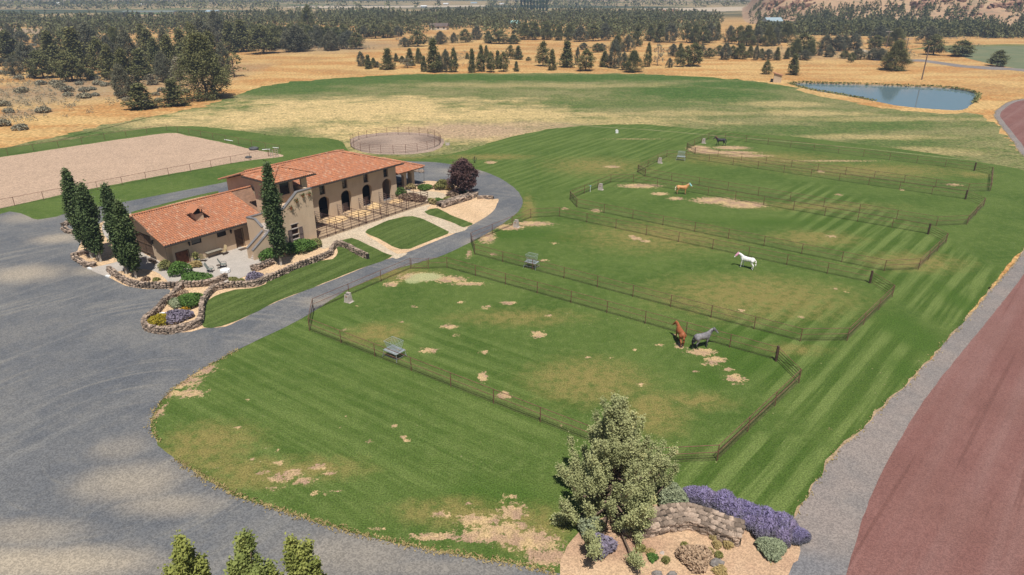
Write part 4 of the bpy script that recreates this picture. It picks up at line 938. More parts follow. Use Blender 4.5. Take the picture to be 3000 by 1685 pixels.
# sparse ones
SP = []
for k in range(2):
    rg = np.random.default_rng(140+k); C = clumps(rg, 34, JH, 5., base=.2, peak=.5, power=.5)
    SP.append((crown('crown', rg, C, 22, .5, .34, M['juniper' if k == 0 else 'sage'], vert=.8), trunk(rg, JH*.85, .15, M['deadwood' if k else 'bark'], C, 26), 5.))
def tree(x, y, h, w, var, label, group, z=0, parts=True, rz=None, name='juniper_tree', cat='tree', src=None):
    cm, tm, bw = (src or JV)[var]
    sc = (w/bw, w/bw, h/JH); rz = rnd.uniform(0, 6.28) if rz is None else rz
    t = empty(name, (x, y, z), rz, label, cat, group); 
    put('crown', cm, t, sc=sc)
    if parts: put('trunk', tm, t, sc=sc)
    return t
ORD = lambda n: str(n)+('th' if 10 <= n % 100 <= 20 else {1: 'st', 2: 'nd', 3: 'rd'}.get(n % 10, 'th'))
used_xy = []
def rowtrees(lst, ox, labelfn, group, vmap=None, wk=.96, zfn=None):
    lst = sorted(lst, key=lambda b: b[0])
    for i, b in enumerate(lst):
        sx = ox+b[0]/2.576; by = b[1]/2.576; ty = b[2]/2.576; wpx = b[3]/2.576
        X, Y = g(sx, by); h = hgt(sx, by, ty); w = wpx*mpp(sx, by)*wk
        used_xy.append((X, Y))
        v = b[4] if len(b) > 4 else rnd.choice([0, 1, 2, 3, 4, 5, 6, 7, 8])
        if w/h > .75 and len(b) <= 4: v = rnd.choice([0, 2, 5, 7])
        if isinstance(v, str): tree(X, Y, h, w, int(v), labelfn(i, len(lst)), group, src=SP)
        else: tree(X, Y, h, w, v, labelfn(i, len(lst)), group)
rowA = [(150,500,395,70),(205,520,420,55),(245,510,440,50),(275,510,465,35),(355,525,375,95),(415,465,405,40),(520,495,370,70),(585,480,370,65),(460,470,425,50),(500,510,440,110,'1'),(625,540,430,50),(700,545,300,110),(745,545,420,60),(790,545,380,80),(850,545,370,70),(950,445,400,35),(988,548,375,60),(1055,540,350,75),(1095,470,350,50),(1130,545,400,75),(1180,520,390,50),(1225,540,400,80),(1275,445,345,60),(1335,450,350,65),(1320,540,465,40),(1412,460,430,35),(1520,500,320,95),(1590,530,380,70),(1700,508,320,100),(1780,490,360,40),(1845,535,380,120),(1985,505,390,80),(2060,515,310,110),(2130,530,400,70),(2200,545,390,130),(2310,505,330,60),(2385,495,335,80,'1'),(2475,510,440,50),(2555,505,370,70)]
rowtrees(rowA, 1000, lambda i, n: ORD(i+1)+' juniper from the left in the row along the far edge of the green meadow', 'junipers along the far meadow edge')
rowB = [(480,355,285,80),(580,350,240,120),(685,340,290,50),(750,335,240,90),(850,325,250,60),(935,320,225,90),(1110,325,240,80),(1190,330,240,130),(1300,330,265,100),(1385,300,180,90),(1460,300,170,90),(1550,300,170,90),(1640,305,200,80),(1720,305,190,80),(1800,315,200,100),(1900,310,190,100),(1990,305,180,90),(1830,375,325,70),(1930,395,330,80),(1965,385,330,70),(2080,380,270,100),(2160,390,270,90),(2230,350,200,80),(60,330,235,120),(115,370,250,100),(170,290,200,90),(260,290,190,100),(350,285,190,100),(2330,310,190,80),(2400,320,180,90),(2480,320,180,110),(2500,425,335,70),(2555,430,330,60),(430,275,200,80),(1020,300,200,80),(20,370,260,80)]
rowtrees(rowB, 1000, lambda i, n: ORD(i+1)+' juniper from the left in the second row, behind the strip of dry golden pasture', 'junipers behind the golden pasture')
left_ = [(30,400,250,60),(90,460,240,110),(170,330,240,90),(110,570,440,80),(140,455,300,100),(220,540,330,120),(300,330,260,80),(330,590,390,130),(420,540,250,130),(380,480,240,100),(550,612,400,150),(600,540,230,140),(500,420,240,110),(690,600,520,70),(700,480,190,160),(780,560,300,120),(850,600,350,110),(830,480,280,110,5),(900,470,220,120),(940,740,500,130,5),(1000,560,240,150),(960,640,380,120),(1075,820,640,160,3),(1080,600,380,120),(1150,480,230,110),(1150,640,560,90,'1'),(1200,560,300,120),(1250,620,400,110),(1320,800,610,130,6),(1310,600,280,140),(1360,650,430,110,'1'),(1400,520,230,130),(1450,560,300,120),(1560,745,280,300,0),(1480,480,190,110),(1610,560,250,140),(1700,560,330,110,5),(1770,580,390,140,'0'),(1840,390,160,120),(1750,395,170,110),(1990,405,200,170),(2240,390,200,180),(2080,370,210,100),(2390,330,200,90),(2500,380,240,130),(1540,380,150,140),(1650,330,90,120),(2340,300,50,80),(1690,640,560,90,'1'),(260,480,350,90),(640,470,300,100),(560,330,170,110),(1270,470,220,100),(1100,420,190,90),(20,500,440,50)]
rowtrees(left_, 0, lambda i, n: ORD(i+1)+' juniper from the left in the dense grove behind the sand arena', 'junipers of the grove behind the sand arena', wk=1.05)
right_ = [(80,500,330,130),(30,440,350,70),(200,440,365,70),(140,430,340,70),(270,420,345,60),(320,450,330,90),(370,440,350,70),(430,445,335,100),(505,435,350,60),(550,455,345,50),(590,440,370,50),(640,455,375,80),(708,455,360,50),(630,560,460,70,4),(785,445,365,50),(830,565,415,80,1),(850,430,300,90),(900,410,260,150),(960,420,310,80),(920,455,380,80),(970,415,320,60),(1030,420,370,50),(1075,380,270,110),(1105,430,350,80),(1160,385,270,100),(1210,380,270,90),(1285,380,260,110),(1220,440,385,70),(1320,450,370,90),(1270,470,400,50),(1450,370,270,90),(1430,450,370,100,5),(1490,455,370,90,5),(1595,530,320,180,0),(1530,520,470,90,'1'),(1890,415,270,120,7),(2095,425,310,150,7),(2370,500,385,100,7),(30,320,180,90),(90,325,190,90),(150,335,200,90),(200,325,180,90),(260,305,180,50),(350,330,200,80),(420,335,200,90),(480,345,200,120),(560,340,200,90),(640,350,200,90),(690,345,210,80),(780,320,180,120),(1600,350,220,120),(1480,330,200,120),(1850,330,200,120)]
rowtrees(right_, 2000, lambda i, n: ORD(i+1)+' juniper from the left on the dry ground around and beyond the pond', 'junipers around and beyond the pond')
# forest behind: many look-alike junipers, beyond the limit of individuals
rg = np.random.default_rng(5)
def low_forest(name, pts, label, mat, leaf=1.15, per=52):
    """joined low trees; pts (x, y, z, h, w)"""
    P = np.array(pts); n = len(P)
    q = rg.random((n, per)); a = rg.random((n, per))*6.283
    prof = np.where(q < .25, .75+q, (1-q)/.75)**.8; r = P[:, 4:5]*.5*prof*np.sqrt(.3+.7*rg.random((n, per)))*(1+.3*np.sin(a*2+rg.random((n, 1))*6))
    X = P[:, :1]+r*np.cos(a); Y = P[:, 1:2]+r*np.sin(a); Z = P[:, 2:3]+(.04+.96*q)*P[:, 3:4]
    C = np.stack([X, Y, Z], 2).reshape(-1, 3); sz = np.repeat(leaf*(.5+.06*P[:, 4])*(.7+.3*P[:, 3]/8), per)
    V, F = leaves(C, 1., rg); V = (V.reshape(-1, 4, 3)-C[:, None])*sz[:, None, None]*1.35+C[:, None]; V = V.reshape(-1, 3)
    T = np.clip(np.repeat(rg.random(n), per)*.7+.3*rg.random(n*per), 0, 1)
    o = put(name, npmesh(name, V, F, mat, T), kind='stuff'); tag(o, label, 'trees'); return o
FIELDS = [(820,14,1430,25),(1860,22,2220,34),(1300,8,1500,13),(0,30,250,42)]
def inpoly(x, y, P):
    c = False; j = len(P)-1
    for i in range(len(P)):
        if (P[i][1] > y) != (P[j][1] > y) and x < (P[j][0]-P[i][0])*(y-P[i][1])/(P[j][1]-P[i][1])+P[i][0]: c = not c
        j = i
    return c
# areas in photo pixels (source) where woodland stands, with mean spacing
def scatter(poly, n, hmin, hmax, zfn=None, tries=40000, mind=3.):
    out = []; W = [g(*p) for p in poly]; xs_ = [p[0] for p in W]; ys_ = [p[1] for p in W]; grid = {}
    k = 0
    while len(out) < n and k < tries:
        k += 1; x = rg.uniform(min(xs_), max(xs_)); y = rg.uniform(min(ys_), max(ys_))
        if not inpoly(x, y, W): continue
        cl = mnoise.noise(Vector((x*.015, y*.015, 2)))
        if cl < -.25+.3*rg.random(): continue
        key = (int(x/mind), int(y/mind))
        if key in grid: continue
        grid[key] = 1; z = zfn(x, y) if zfn else 0; h = rg.uniform(hmin, hmax)
        out.append((x, y, z-.2, h, h*rg.uniform(.5, .75)))
    return out
forest = [(-150,125),(130,118),(320,112),(420,100),(560,100),(640,140),(900,150),(1040,118),(1180,108),(1260,106),(1300,86),(1400,100),(1560,112),(1800,112),(1990,100),(2100,90),(2120,60),(1900,46),(1500,40),(1200,44),(900,48),(700,52),(560,62),(400,64),(120,60),(-150,60)]
fa = scatter(forest, 3000, 6.5, 10.5, mind=5.)
fa = [p for p in fa if p[1] > 0]
fa.sort(key=lambda p: p[1])
for i, p in enumerate(sorted(fa[:110])):
    tree(p[0], p[1], p[3], p[4]*1.05, rnd.choice([0, 1, 2, 4, 5, 7, 8]), ORD(i+1)+' juniper from the left along the near edge of the wide far woodland', 'junipers at the near edge of the far woodland', parts=False)
low_forest('juniper_woodland', fa[110:], 'wide dark juniper woodland stretching across the plain behind the pastures', M['juniper'])
hillf = [(2050,122),(2230,112),(2400,130),(2600,146),(2800,140),(3100,140),(3200,40),(2600,20),(2300,10),(2180,40),(2100,70)]
fh = []
k = 0
while len(fh) < 3200 and k < 160000:
    k += 1; y = rg.uniform(415, 860); x = rg.uniform(140, min(760, y*.82)); h0 = hill_h(x, y); kk = y-hill_foot(x); qx, qy = pr(x, y, max(0, h0))
    if kk > 5 and h0 < 1.5: continue
    if qx < 2215 and qy > 70: continue
    if 2215 < qx < 2330 and 62 < qy < 92: continue
    if kk < 0 and (y < 470+.25*max(0, 330-x) or qy > 128): continue
    n_ = mnoise.noise(Vector((x*.02, y*.02, 4))); dens = 1. if kk < 12 else (.55 if kk < 45 else .20)
    if rg.random() > dens or n_ < (-.35 if kk < 12 else -.1): continue
    s_ = 1 if kk < 20 else .8
    fh.append((x, y, max(0, h0)-.3, rg.uniform(5, 9)*s_, rg.uniform(3.5, 5.5)*s_))
low_forest('hillside_junipers', fh, 'junipers scattered over the dry hillside at the upper right', M['juniper'])
# very far wooded strips
ff = []
for _ in range(9000):
    y = 1000*math.exp(rg.random()*1.35); x = rg.uniform(-.85, .85)*y
    if mnoise.noise(Vector((x*.0011, y*.0035, 6))) < .02: continue
    qx, qy = pr(x, y, 0)
    if any(a < qx < c and b < qy < e for a, b, c, e in FIELDS): continue
    if hill_h(min(1090, max(125, x)), min(1290, y)) > 3 and x > 150 and y < 1300: continue
    ff.append((x, y, -.2, rg.uniform(7, 13), rg.uniform(9, 16)))
low_forest('distant_woodland', ff, 'blue hazy strips of distant woodland near the horizon', M['juniper'], leaf=1.6, per=12)
# rocks on the hill crest
M['rock'] = simple('rust_brown_cliff_rock', (.27, .16, .105), .95, .45, .3, tintvar=.3, bump=.6)
mb = MB()
for _ in range(4000):
    y = rg.uniform(560, 760); x = rg.uniform(215, 640); h0 = hill_h(x, y); kk = y-hill_foot(x); qx, qy = pr(x, y, h0)
    left_end = 2225 < qx < 2370 and qy < 30; crest = 2610 < qx < 2990 and -30 < qy < 26
    n_ = mnoise.noise(Vector((x*.03, y*.05, 1)))
    if not ((left_end and n_ > -.25) or (crest and n_ > -.1) or (kk > 10 and n_ > .42)): continue
    mb.tint = rg.random(); s_ = rg.uniform(1.2, 3.6 if (left_end or crest) else 2.)*(1.5 if rg.random() < .12 else 1); mb.rock((x, y, h0+s_*.12), s_*1.7, s_*1.2, s_*1.3, rg.random()*3, rnd, .5)
o = mb.build('rock_outcrop', M['rock'], kind='stuff'); tag(o, 'rust brown rock outcrops along the crest of the dry hill', 'rocks')
# ------------------------------------------------------------------ foreground juniper
def big_juniper(name, X, Y, h, w, seed, mat, label, nplume=90, leaf=.115, per=820, group=None, rmin=.34, power=.85, squat=1.):
    """multi-stemmed juniper: limbs rising outwards, each ending in an upright plume of foliage"""
    rg = np.random.default_rng(seed); t = empty(name, (X, Y, 0), 0, label, 'tree', group); mb = MB(); Ps = []; Ts = []
    tp = [Vector((rg.normal()*.10*i/6, rg.normal()*.10*i/6, h*.90*i/6)) for i in range(7)]
    for i in range(6): mb.cyl(tp[i]-Vector((0, 0, .1 if i == 0 else 0)), tp[i+1], .26*(1-.15*i), .26*(1-.15*(i+1)), 9, cap=False)
    ph = rg.random(3)*6.28
    for k in range(nplume):
        f = (k+.5)/nplume; a = k*2.399+rg.normal()*.35; zt = .11+.89*f**1.05
        prof = max(.02, (1-zt*.98))**power*(1 if zt > .22 else .62+1.7*zt)
        lob = 1+.22*math.sin(2*a+ph[0])+.16*math.sin(3*a+ph[1]+zt*6)
        r = w/2*prof*lob*1.12*(rg.uniform(.35, .8) if rg.random() < .35 else rg.uniform(.72, 1.22))
        ztop = h*zt+rg.normal()*.42; L = rg.uniform(1.1, 2.3)*(.75+.5*prof)*squat; pr_ = rmin*.72+.22*prof*rg.uniform(.6, 1.4)
        top = Vector((r*math.cos(a), r*math.sin(a), min(h, ztop))); base = Vector((r*.72*math.cos(a), r*.72*math.sin(a), max(.45, ztop-L)))
        c0 = Vector((0, 0, max(.3, base.z*.7))); mid = c0.lerp(base, .55)+Vector((0, 0, -.12)); rr = .035+.05*prof
        mb.cyl(c0, mid, rr*1.3, rr, 5, cap=False); mb.cyl(mid, base, rr, rr*.7, 5, cap=False); mb.cyl(base, top-Vector((0, 0, .25)), rr*.7, .012, 5, cap=False)
        n = int(per*(L/1.8)*(pr_/.5)); sub = 14; u0 = rg.random(sub); q = rg.integers(0, sub, n)
        aa = rg.random(sub)*6.28; off = np.stack([np.cos(aa), np.sin(aa), np.zeros(sub)], 1)*(pr_*.62*(1-u0*.85))[:, None]
        cen = np.array(base)[None]+(np.array(top-base))[None]*u0[:, None]+off
        P = cen[q]+rg.normal(size=(n, 3))*np.array([.105, .105, .15])*(.75+pr_)
        P[:, 2] = np.maximum(P[:, 2], .15); Ps.append(P); Ts.append(np.clip(rg.random()*.45+.28*rg.random(sub)[q]+.3*rg.random(n), 0, 1))
    P = np.concatenate(Ps); T = np.concatenate(Ts); V, F = leaves(P, leaf, rg, 1.25, .35, nb=.5)
    put('crown', npmesh('crown', V, F, mat, T), t)
    m = bpy.data.meshes.new('trunk'); m.from_pydata(mb.v, [], mb.f); m.materials.append(M['bark']); put('trunk', m, t); return t
X, Y = g(1790, 1496); H_ = hgt(1790, 1496, 1175)
big_juniper('juniper_tree', X, Y, H_, 9.6, 21, M['bigjuniper'], 'large pale blue green juniper on the gravel bed at the bottom, beside the purple flowers', nplume=150, power=.80, per=1150, leaf=.088)
for (sx, sy, top, w, sd, lab) in ((600, 1900, 1598, 3.7, 31, 'leftmost yellow green juniper top poking into the bottom edge'), (790, 1930, 1582, 4.4, 32, 'middle yellow green juniper top poking into the bottom edge'), (915, 1890, 1580, 3.0, 33, 'rightmost slender yellow green juniper top at the bottom edge')):
    X, Y = g(sx, sy); big_juniper('juniper_tree', X, Y, hgt(sx, sy, top), w, sd, M['yjuniper'], lab, nplume=44, leaf=.12, rmin=.42, power=.5, squat=.8, group='yellow green junipers at the bottom edge')
# poplars
def poplar(sx, sy, top, w, seed, label, trunks=((0, 0),), lean=0):
    rg = np.random.default_rng(seed); X, Y = g(sx, sy); h = hgt(sx, sy, top); t = empty('poplar_tree', (X, Y, 0), 0, label, 'tree', 'slim columnar poplars by the stable')
    mb = MB(); C = []
    for k, (ox, oy) in enumerate(trunks):
        hh = h*(1 if k == 0 else .93)
        mb.cyl((ox, oy, -.1), (ox+lean, oy, hh*.5), .15, .09, 8, cap=False); mb.cyl((ox+lean, oy, hh*.5), (ox+lean, oy, hh*.95), .09, .02, 6, cap=False)
        for _ in range(230//len(trunks)+60):
            q = rg.random(); z = 1.6+(hh-1.6)*q; prof = min(1, .42+q*2.6) if q < .25 else (1 if q < .6 else max(.12, 1-((q-.6)/.4)**1.4*.88))
            a = rg.random()*6.28; r = w/2*prof*math.sqrt(.1+.9*rg.random())*(1+.15*math.sin(a*2+z)+.12*math.sin(z*2.3+k)); C.append((ox+lean*min(1, z/hh*2)+r*math.cos(a), oy+r*math.sin(a), z))
    C = np.array(C)
    put('crown', crown('crown', rg, C, 48, .34, .20, M['poplar'], vert=1.7, up=.2), t)
    for c in C[::14]: mb.cyl((0, 0, max(.8, c[2]-1.2)), tuple(c), .03, .012, 4, cap=False)
    m = bpy.data.meshes.new('trunk'); m.from_pydata(mb.v, [], mb.f); m.materials.append(M['palebark']); put('trunk', m, t)
poplar(271, 758, 508, 1.75, 41, 'leftmost slim poplar, beside the low stone wall', lean=-.5)
poplar(296, 768, 545, 1.6, 42, 'slim poplar second from the left, with a forked pale trunk', trunks=((0, 0), (-.4, .2)))
poplar(371, 803, 553, 1.65, 43, 'third slim poplar from the left, in front of the garage door')
poplar(399, 815, 600, 1.75, 44, 'fourth slim poplar, nearest the corner of the red roof')
poplar(824, 778, 490, 1.8, 45, 'single slim poplar standing against the stair wall of the tower')
# purple plum
X, Y = g(1357, 571); rg = np.random.default_rng(55); t = empty('plum_tree', (X, Y, 0), 0, 'round purple leaved plum tree beside the driveway bend', 'tree')
hp = hgt(1357, 571, 470); C = []
for _ in range(330):
    q = rg.random(); a = rg.random()*6.28; z = hp*(.2+.8*q); prof = math.sin(math.pi*min(1, .18+q*.8))**.7; r = 2.4*prof*math.sqrt(.15+.85*rg.random())*(1+.16*math.sin(3*a+z*2)); C.append((r*math.cos(a), r*math.sin(a), z))
C = np.array(C); put('crown', crown('crown', rg, C, 30, .36, .20, M['plum'], vert=1., elong=1.3), t); put('trunk', trunk(rg, hp*.7, .14, M['bark'], C, 30), t)
# ------------------------------------------------------------------ shrubs
def shrubmesh(key, r, h, n, leaf, mat, seed, vert=1., up=.6, elong=1.6, dome=True):
    def f():
        rg = np.random.default_rng(seed); a = rg.random(n)*6.28; q = rg.random(n); rr = r*np.sqrt(rg.random(n)); lob = 1+.18*np.sin(a*3+seed)
        zt = h*np.sqrt(np.clip(1-(rr/r)**2*.8, 0, 1)) if dome else np.full(n, h)
        P = np.stack([rr*lob*np.cos(a), rr*lob*np.sin(a), zt*(.15+.85*np.sqrt(q))], 1); V, F = leaves(P, leaf, rg, elong, up); return npmesh('foliage', V, F, mat, np.clip((P[:, 2]/h)*1.1*(.55+.6*rg.random(n)), 0, 1) if key[0] == 'lav' else np.clip(.25+.75*q*rg.random(n)+.1, 0, 1))
    return shared(('s', key), f)
def shrub(name, sx, sy, mesh, label, cat='shrub', group=None, sc=1., z=.05):
    X, Y = g(sx, sy) if sx is not None else sy; o = put(name, mesh, loc=(X, Y, z), rz=rnd.uniform(0, 6), sc=sc); return tag(o, label, cat, group)
M['green'] = leafmat('fresh_green_leaves', (.045, .10, .02), (.12, .22, .05), .25)
M['lav'] = leafmat('catmint_flowers', (.11, .12, .10), (.22, .19, .33), .25, (.27, .235, .42), .7)
M['greylav'] = leafmat('grey_lavender', (.16, .15, .17), (.26, .23, .33), .2)
M['yellow'] = leafmat('yellow_flowering_broom', (.13, .16, .03), (.42, .33, .03), .2)
M['orange'] = leafmat('orange_yellow_flowers', (.08, .10, .03), (.55, .32, .02), .2)
M['straw'] = leafmat('straw_grass', (.28, .23, .11), (.42, .34, .17), .25)
M['olive'] = leafmat('olive_shrub', (.13, .14, .05), (.24, .24, .09), .2)
M['silver'] = leafmat('silver_green_shrub', (.16, .20, .13), (.30, .34, .22), .2)
M['twig'] = leafmat('bare_twiggy_shrub', (.14, .10, .08), (.26, .19, .14), .1)
M['pinkdry'] = leafmat('dry_pinkish_bush', (.32, .23, .16), (.46, .34, .24), .2)
def S_(sx, sy, r, h, mat, label, n=900, leaf=.15, seed=1, cat='shrub', **k): shrub('shrub', sx, sy, shrubmesh((r, h, mat, n, seed), r, h, n, leaf, M[mat], seed, **k), label, cat)
S_(527, 803, 1.25, 1.5, 'green', 'rounded green shrub at the patio corner of the low wing', 1800, .14, 2)
S_(487, 790, .75, 1.2, 'olive', 'yellow green shrub against the gable end of the low wing', 700, .14, 3)
S_(570, 822, 1.7, .7, 'green', 'low spreading green plant along the front of the patio', 1700, .16, 4)
S_(890, 735, 1.5, 1.5, 'green', 'green leafy shrub beneath the shuttered window', 2200, .15, 5)
S_(855, 745, .9, 1.5, 'green', 'dark shrub right of the slim poplar trunk by the tower', 1200, .14, 51)
S_(790, 760, 1.1, 1.4, 'green', 'dark green shrub left of the slim poplar by the stair', 1500, .15, 6)
S_(925, 722, .9, 1.0, 'olive', 'feathery olive shrub right of the shuttered window', 900, .15, 7)
S_(560, 892, 1.35, 1.15, 'green', 'bright green shrub in the middle of the walled flower bed', 2200, .15, 8)
S_(522, 895, .95, .8, 'silver', 'grey green shrub left of the bright green one in the walled bed', 1000, .14, 9)
S_(545, 908, .45, .35, 'orange', 'small clump of orange yellow flowers in the walled bed', 500, .10, 10, 'flowers')
S_(520, 936, 1.35, .85, 'greylav', 'grey purple lavender bush in the walled bed', 2000, .15, 11, 'flowers')
S_(468, 948, .95, .9, 'yellow', 'bright yellow flowering bush at the tip of the walled bed', 1700, .13, 12, 'flowers')
S_(745, 818, .95, .8, 'greylav', 'greyish lavender mound on the stone wall below the patio', 1100, .14, 13)
S_(705, 832, .6, .55, 'olive', 'small olive shrub by the patio wall', 500, .13, 14)
S_(682, 822, .5, .35, 'olive', 'tiny low olive plant at the end of the patio wall', 350, .12, 141)
S_(428, 822, .5, .4, 'twig', 'small brown tuft beside the fourth poplar', 400, .12, 15)
S_(458, 823, .4, .35, 'olive', 'small olive tuft behind the curved stone wall', 350, .12, 16)
S_(537, 865, .6, .5, 'pinkdry', 'dry brown grass tuft at the top of the walled bed', 450, .14, 17)
S_(575, 782, .7, .7, 'straw', 'straw coloured ornamental grass beside the small red door', 500, .18, 18)
S_(1205, 553, .8, .8, 'straw', 'straw coloured grass clump at the arcade corner', 600, .2, 19)
S_(1245, 555, 1.2, .8, 'green', 'low bright green shrub beside the round path', 1300, .15, 20)
S_(1298, 553, 1.4, 1.5, 'olive', 'rounded pale olive shrub left of the purple tree', 1800, .17, 21)
S_(1318, 557, .7, 1.0, 'straw', 'straw grass clump right of the rounded olive shrub', 600, .2, 22)
S_(1278, 552, .6, .7, 'pinkdry', 'dry pinkish tuft behind the round path', 400, .15, 23)
S_(1172, 575, 1.0, 1.5, 'green', 'dark green shrub at the corner of the stable by the arcade', 1300, .14, 24)
S_(1200, 583, 1.6, .8, 'twig', 'brown twiggy shrub inside the end of the stable runs', 1500, .18, 25)
S_(1228, 588, 1.2, .7, 'twig', 'second brown twiggy shrub by the end rail of the stable runs', 1100, .18, 26)
S_(1283, 596, .95, .8, 'green', 'bright green tuft below the round sandy path', 1000, .16, 27)
S_(1272, 598, .6, .8, 'straw', 'tall straw grass left of the bright green tuft', 450, .2, 28)
S_(1330, 578, 1.1, .8, 'twig', 'grey brown bushy plant right of the round path', 1000, .17, 29)
S_(1312, 588, .7, .6, 'olive', 'small olive shrub right of the round path', 600, .15, 30)
S_(1262, 592, .5, .6, 'olive', 'small olive tuft beside the end post of the stable runs', 400, .15, 32)
S_(1357, 569, .6, .7, 'green', 'green shoots at the foot of the purple tree', 500, .14, 33)
# foreground bed plants
S_(1728, 1565, .75, 1.3, 'silver', 'silvery upright shrub left of the big juniper foot', 1500, .12, 60)
S_(1758, 1612, .85, .9, 'greylav', 'grey lilac catmint clump at the foot of the big juniper', 1900, .13, 61, 'flowers')
S_(1968, 1478, .85, 1.5, 'silver', 'tall silver green bush between the big juniper and the purple flowers', 2400, .15, 62)
S_(2258, 1618, .80, .75, 'silver', 'rounded silver green bush right of the stone wall end', 2400, .13, 63)
S_(2035, 1645, .95, .8, 'pinkdry', 'dry pinkish bush in the middle of the foreground gravel bed', 1700, .13, 64)
for i, (sx, sy, r, m_) in enumerate(((1875, 1612, .3, 'olive'), (1912, 1640, .3, 'green'), (1950, 1648, .2, 'olive'), (2100, 1602, .25, 'straw'), (2132, 1603, .28, 'straw'), (2090, 1580, .2, 'straw'), (2105, 1632, .2, 'olive'), (2080, 1622, .2, 'straw'), (2005, 1605, .2, 'olive'), (2110, 1680, .4, 'straw'), (1905, 1625, .25, 'straw'))):
    S_(sx, sy, r, .35, m_, ['small olive tuft in the gravel right of the big juniper', 'bright green grassy tuft lying in the gravel', 'tiny olive tuft left of the dry pink bush', 'straw tuft below the stone wall', 'straw tuft nearest the stone wall end', 'tiny straw tuft close below the stone wall', 'tiny olive tuft right of the dry pink bush', 'tiny straw tuft above the dark boulder', 'tiny olive tuft just above the dry pink bush', 'straw tuft below the dark boulder', 'straw tuft beside the bright green grassy tuft'][i], 260, .12, 70+i, 'grass tuft')
# long purple catmint hedge: nine clumps
lav = [(2025,1462),(2052,1468),(2085,1480),(2120,1490),(2150,1500),(2180,1512),(2212,1528),(2245,1540),(2278,1552),(2310,1562),(2335,1580),(2200,1545),(2240,1562),(2290,1585),(2140,1515)]
lav.sort()
for i, (sx, sy) in enumerate(lav):
    m_ = shrubmesh(('lav', i % 3), .84, .95, 4600, .085, M['lav'], 80+i % 3, up=1.4, elong=3.2); shrub('catmint', sx, sy, m_, ORD(i+1)+' purple catmint clump from the left in the long flowering hedge', 'flowers', 'purple catmint clumps of the long hedge', sc=rnd.uniform(.75, 1.15))
# sagebrush on the rough ground at the left
sgm = [shrubmesh(('sg', k), 1.5, 1.3, 520, .34, M['sage'], 90+k, up=.4, elong=1.2) for k in range(3)]
sg = [(170,690),(310,640),(420,640),(510,690),(515,725),(640,690),(700,680),(790,650),(850,640),(60,560),(20,560),(280,380),(250,350),(320,410),(640,740),(720,725),(160,700),(1150,640),(1130,600),(1180,720),(1200,770),(1100,790),(960,760),(720,600),(600,640),(240,590),(150,600),(70,850),(20,950),(160,980),(330,850),(30,800),(980,690),(450,660),(1400,700),(1220,690),(740,640),(900,720)]
sg.sort()
for i, (x, y) in enumerate(sg):
    shrub('sagebrush', x/2.576, y/2.576, sgm[i % 3], ORD(i+1)+' grey green sagebrush from the left on the dry ground behind the arena', 'shrub', 'sagebrush on the dry ground behind the arena', sc=rnd.uniform(.8, 1.35), z=0)
# low scrub as ground cover
pts = []
for poly, n in (([(0,215),(330,215),(430,290),(350,320),(0,370)], 260), ([(60,170),(560,200),(640,260),(480,300),(100,230)], 420), ([(660,120),(1000,110),(1100,145),(800,150)], 500), ([(1150,110),(1420,100),(1400,125),(1180,135)], 250), ([(1300,150),(1500,150),(1500,200),(1300,200)], 80), ([(2400,160),(2640,130),(2700,170),(2500,180)], 200), ([(2040,100),(2900,110),(2900,140),(2300,150)], 400)):
    pts += [(p[0], p[1], 0, rg.uniform(.6, 1.3), rg.uniform(1.2, 2.4)) for p in scatter(poly, n, 1, 1, mind=1.5)]
low_forest('sagebrush_scrub', pts, 'low grey sagebrush scrub covering the rough ground between the trees', M['sage'], leaf=.36, per=44)
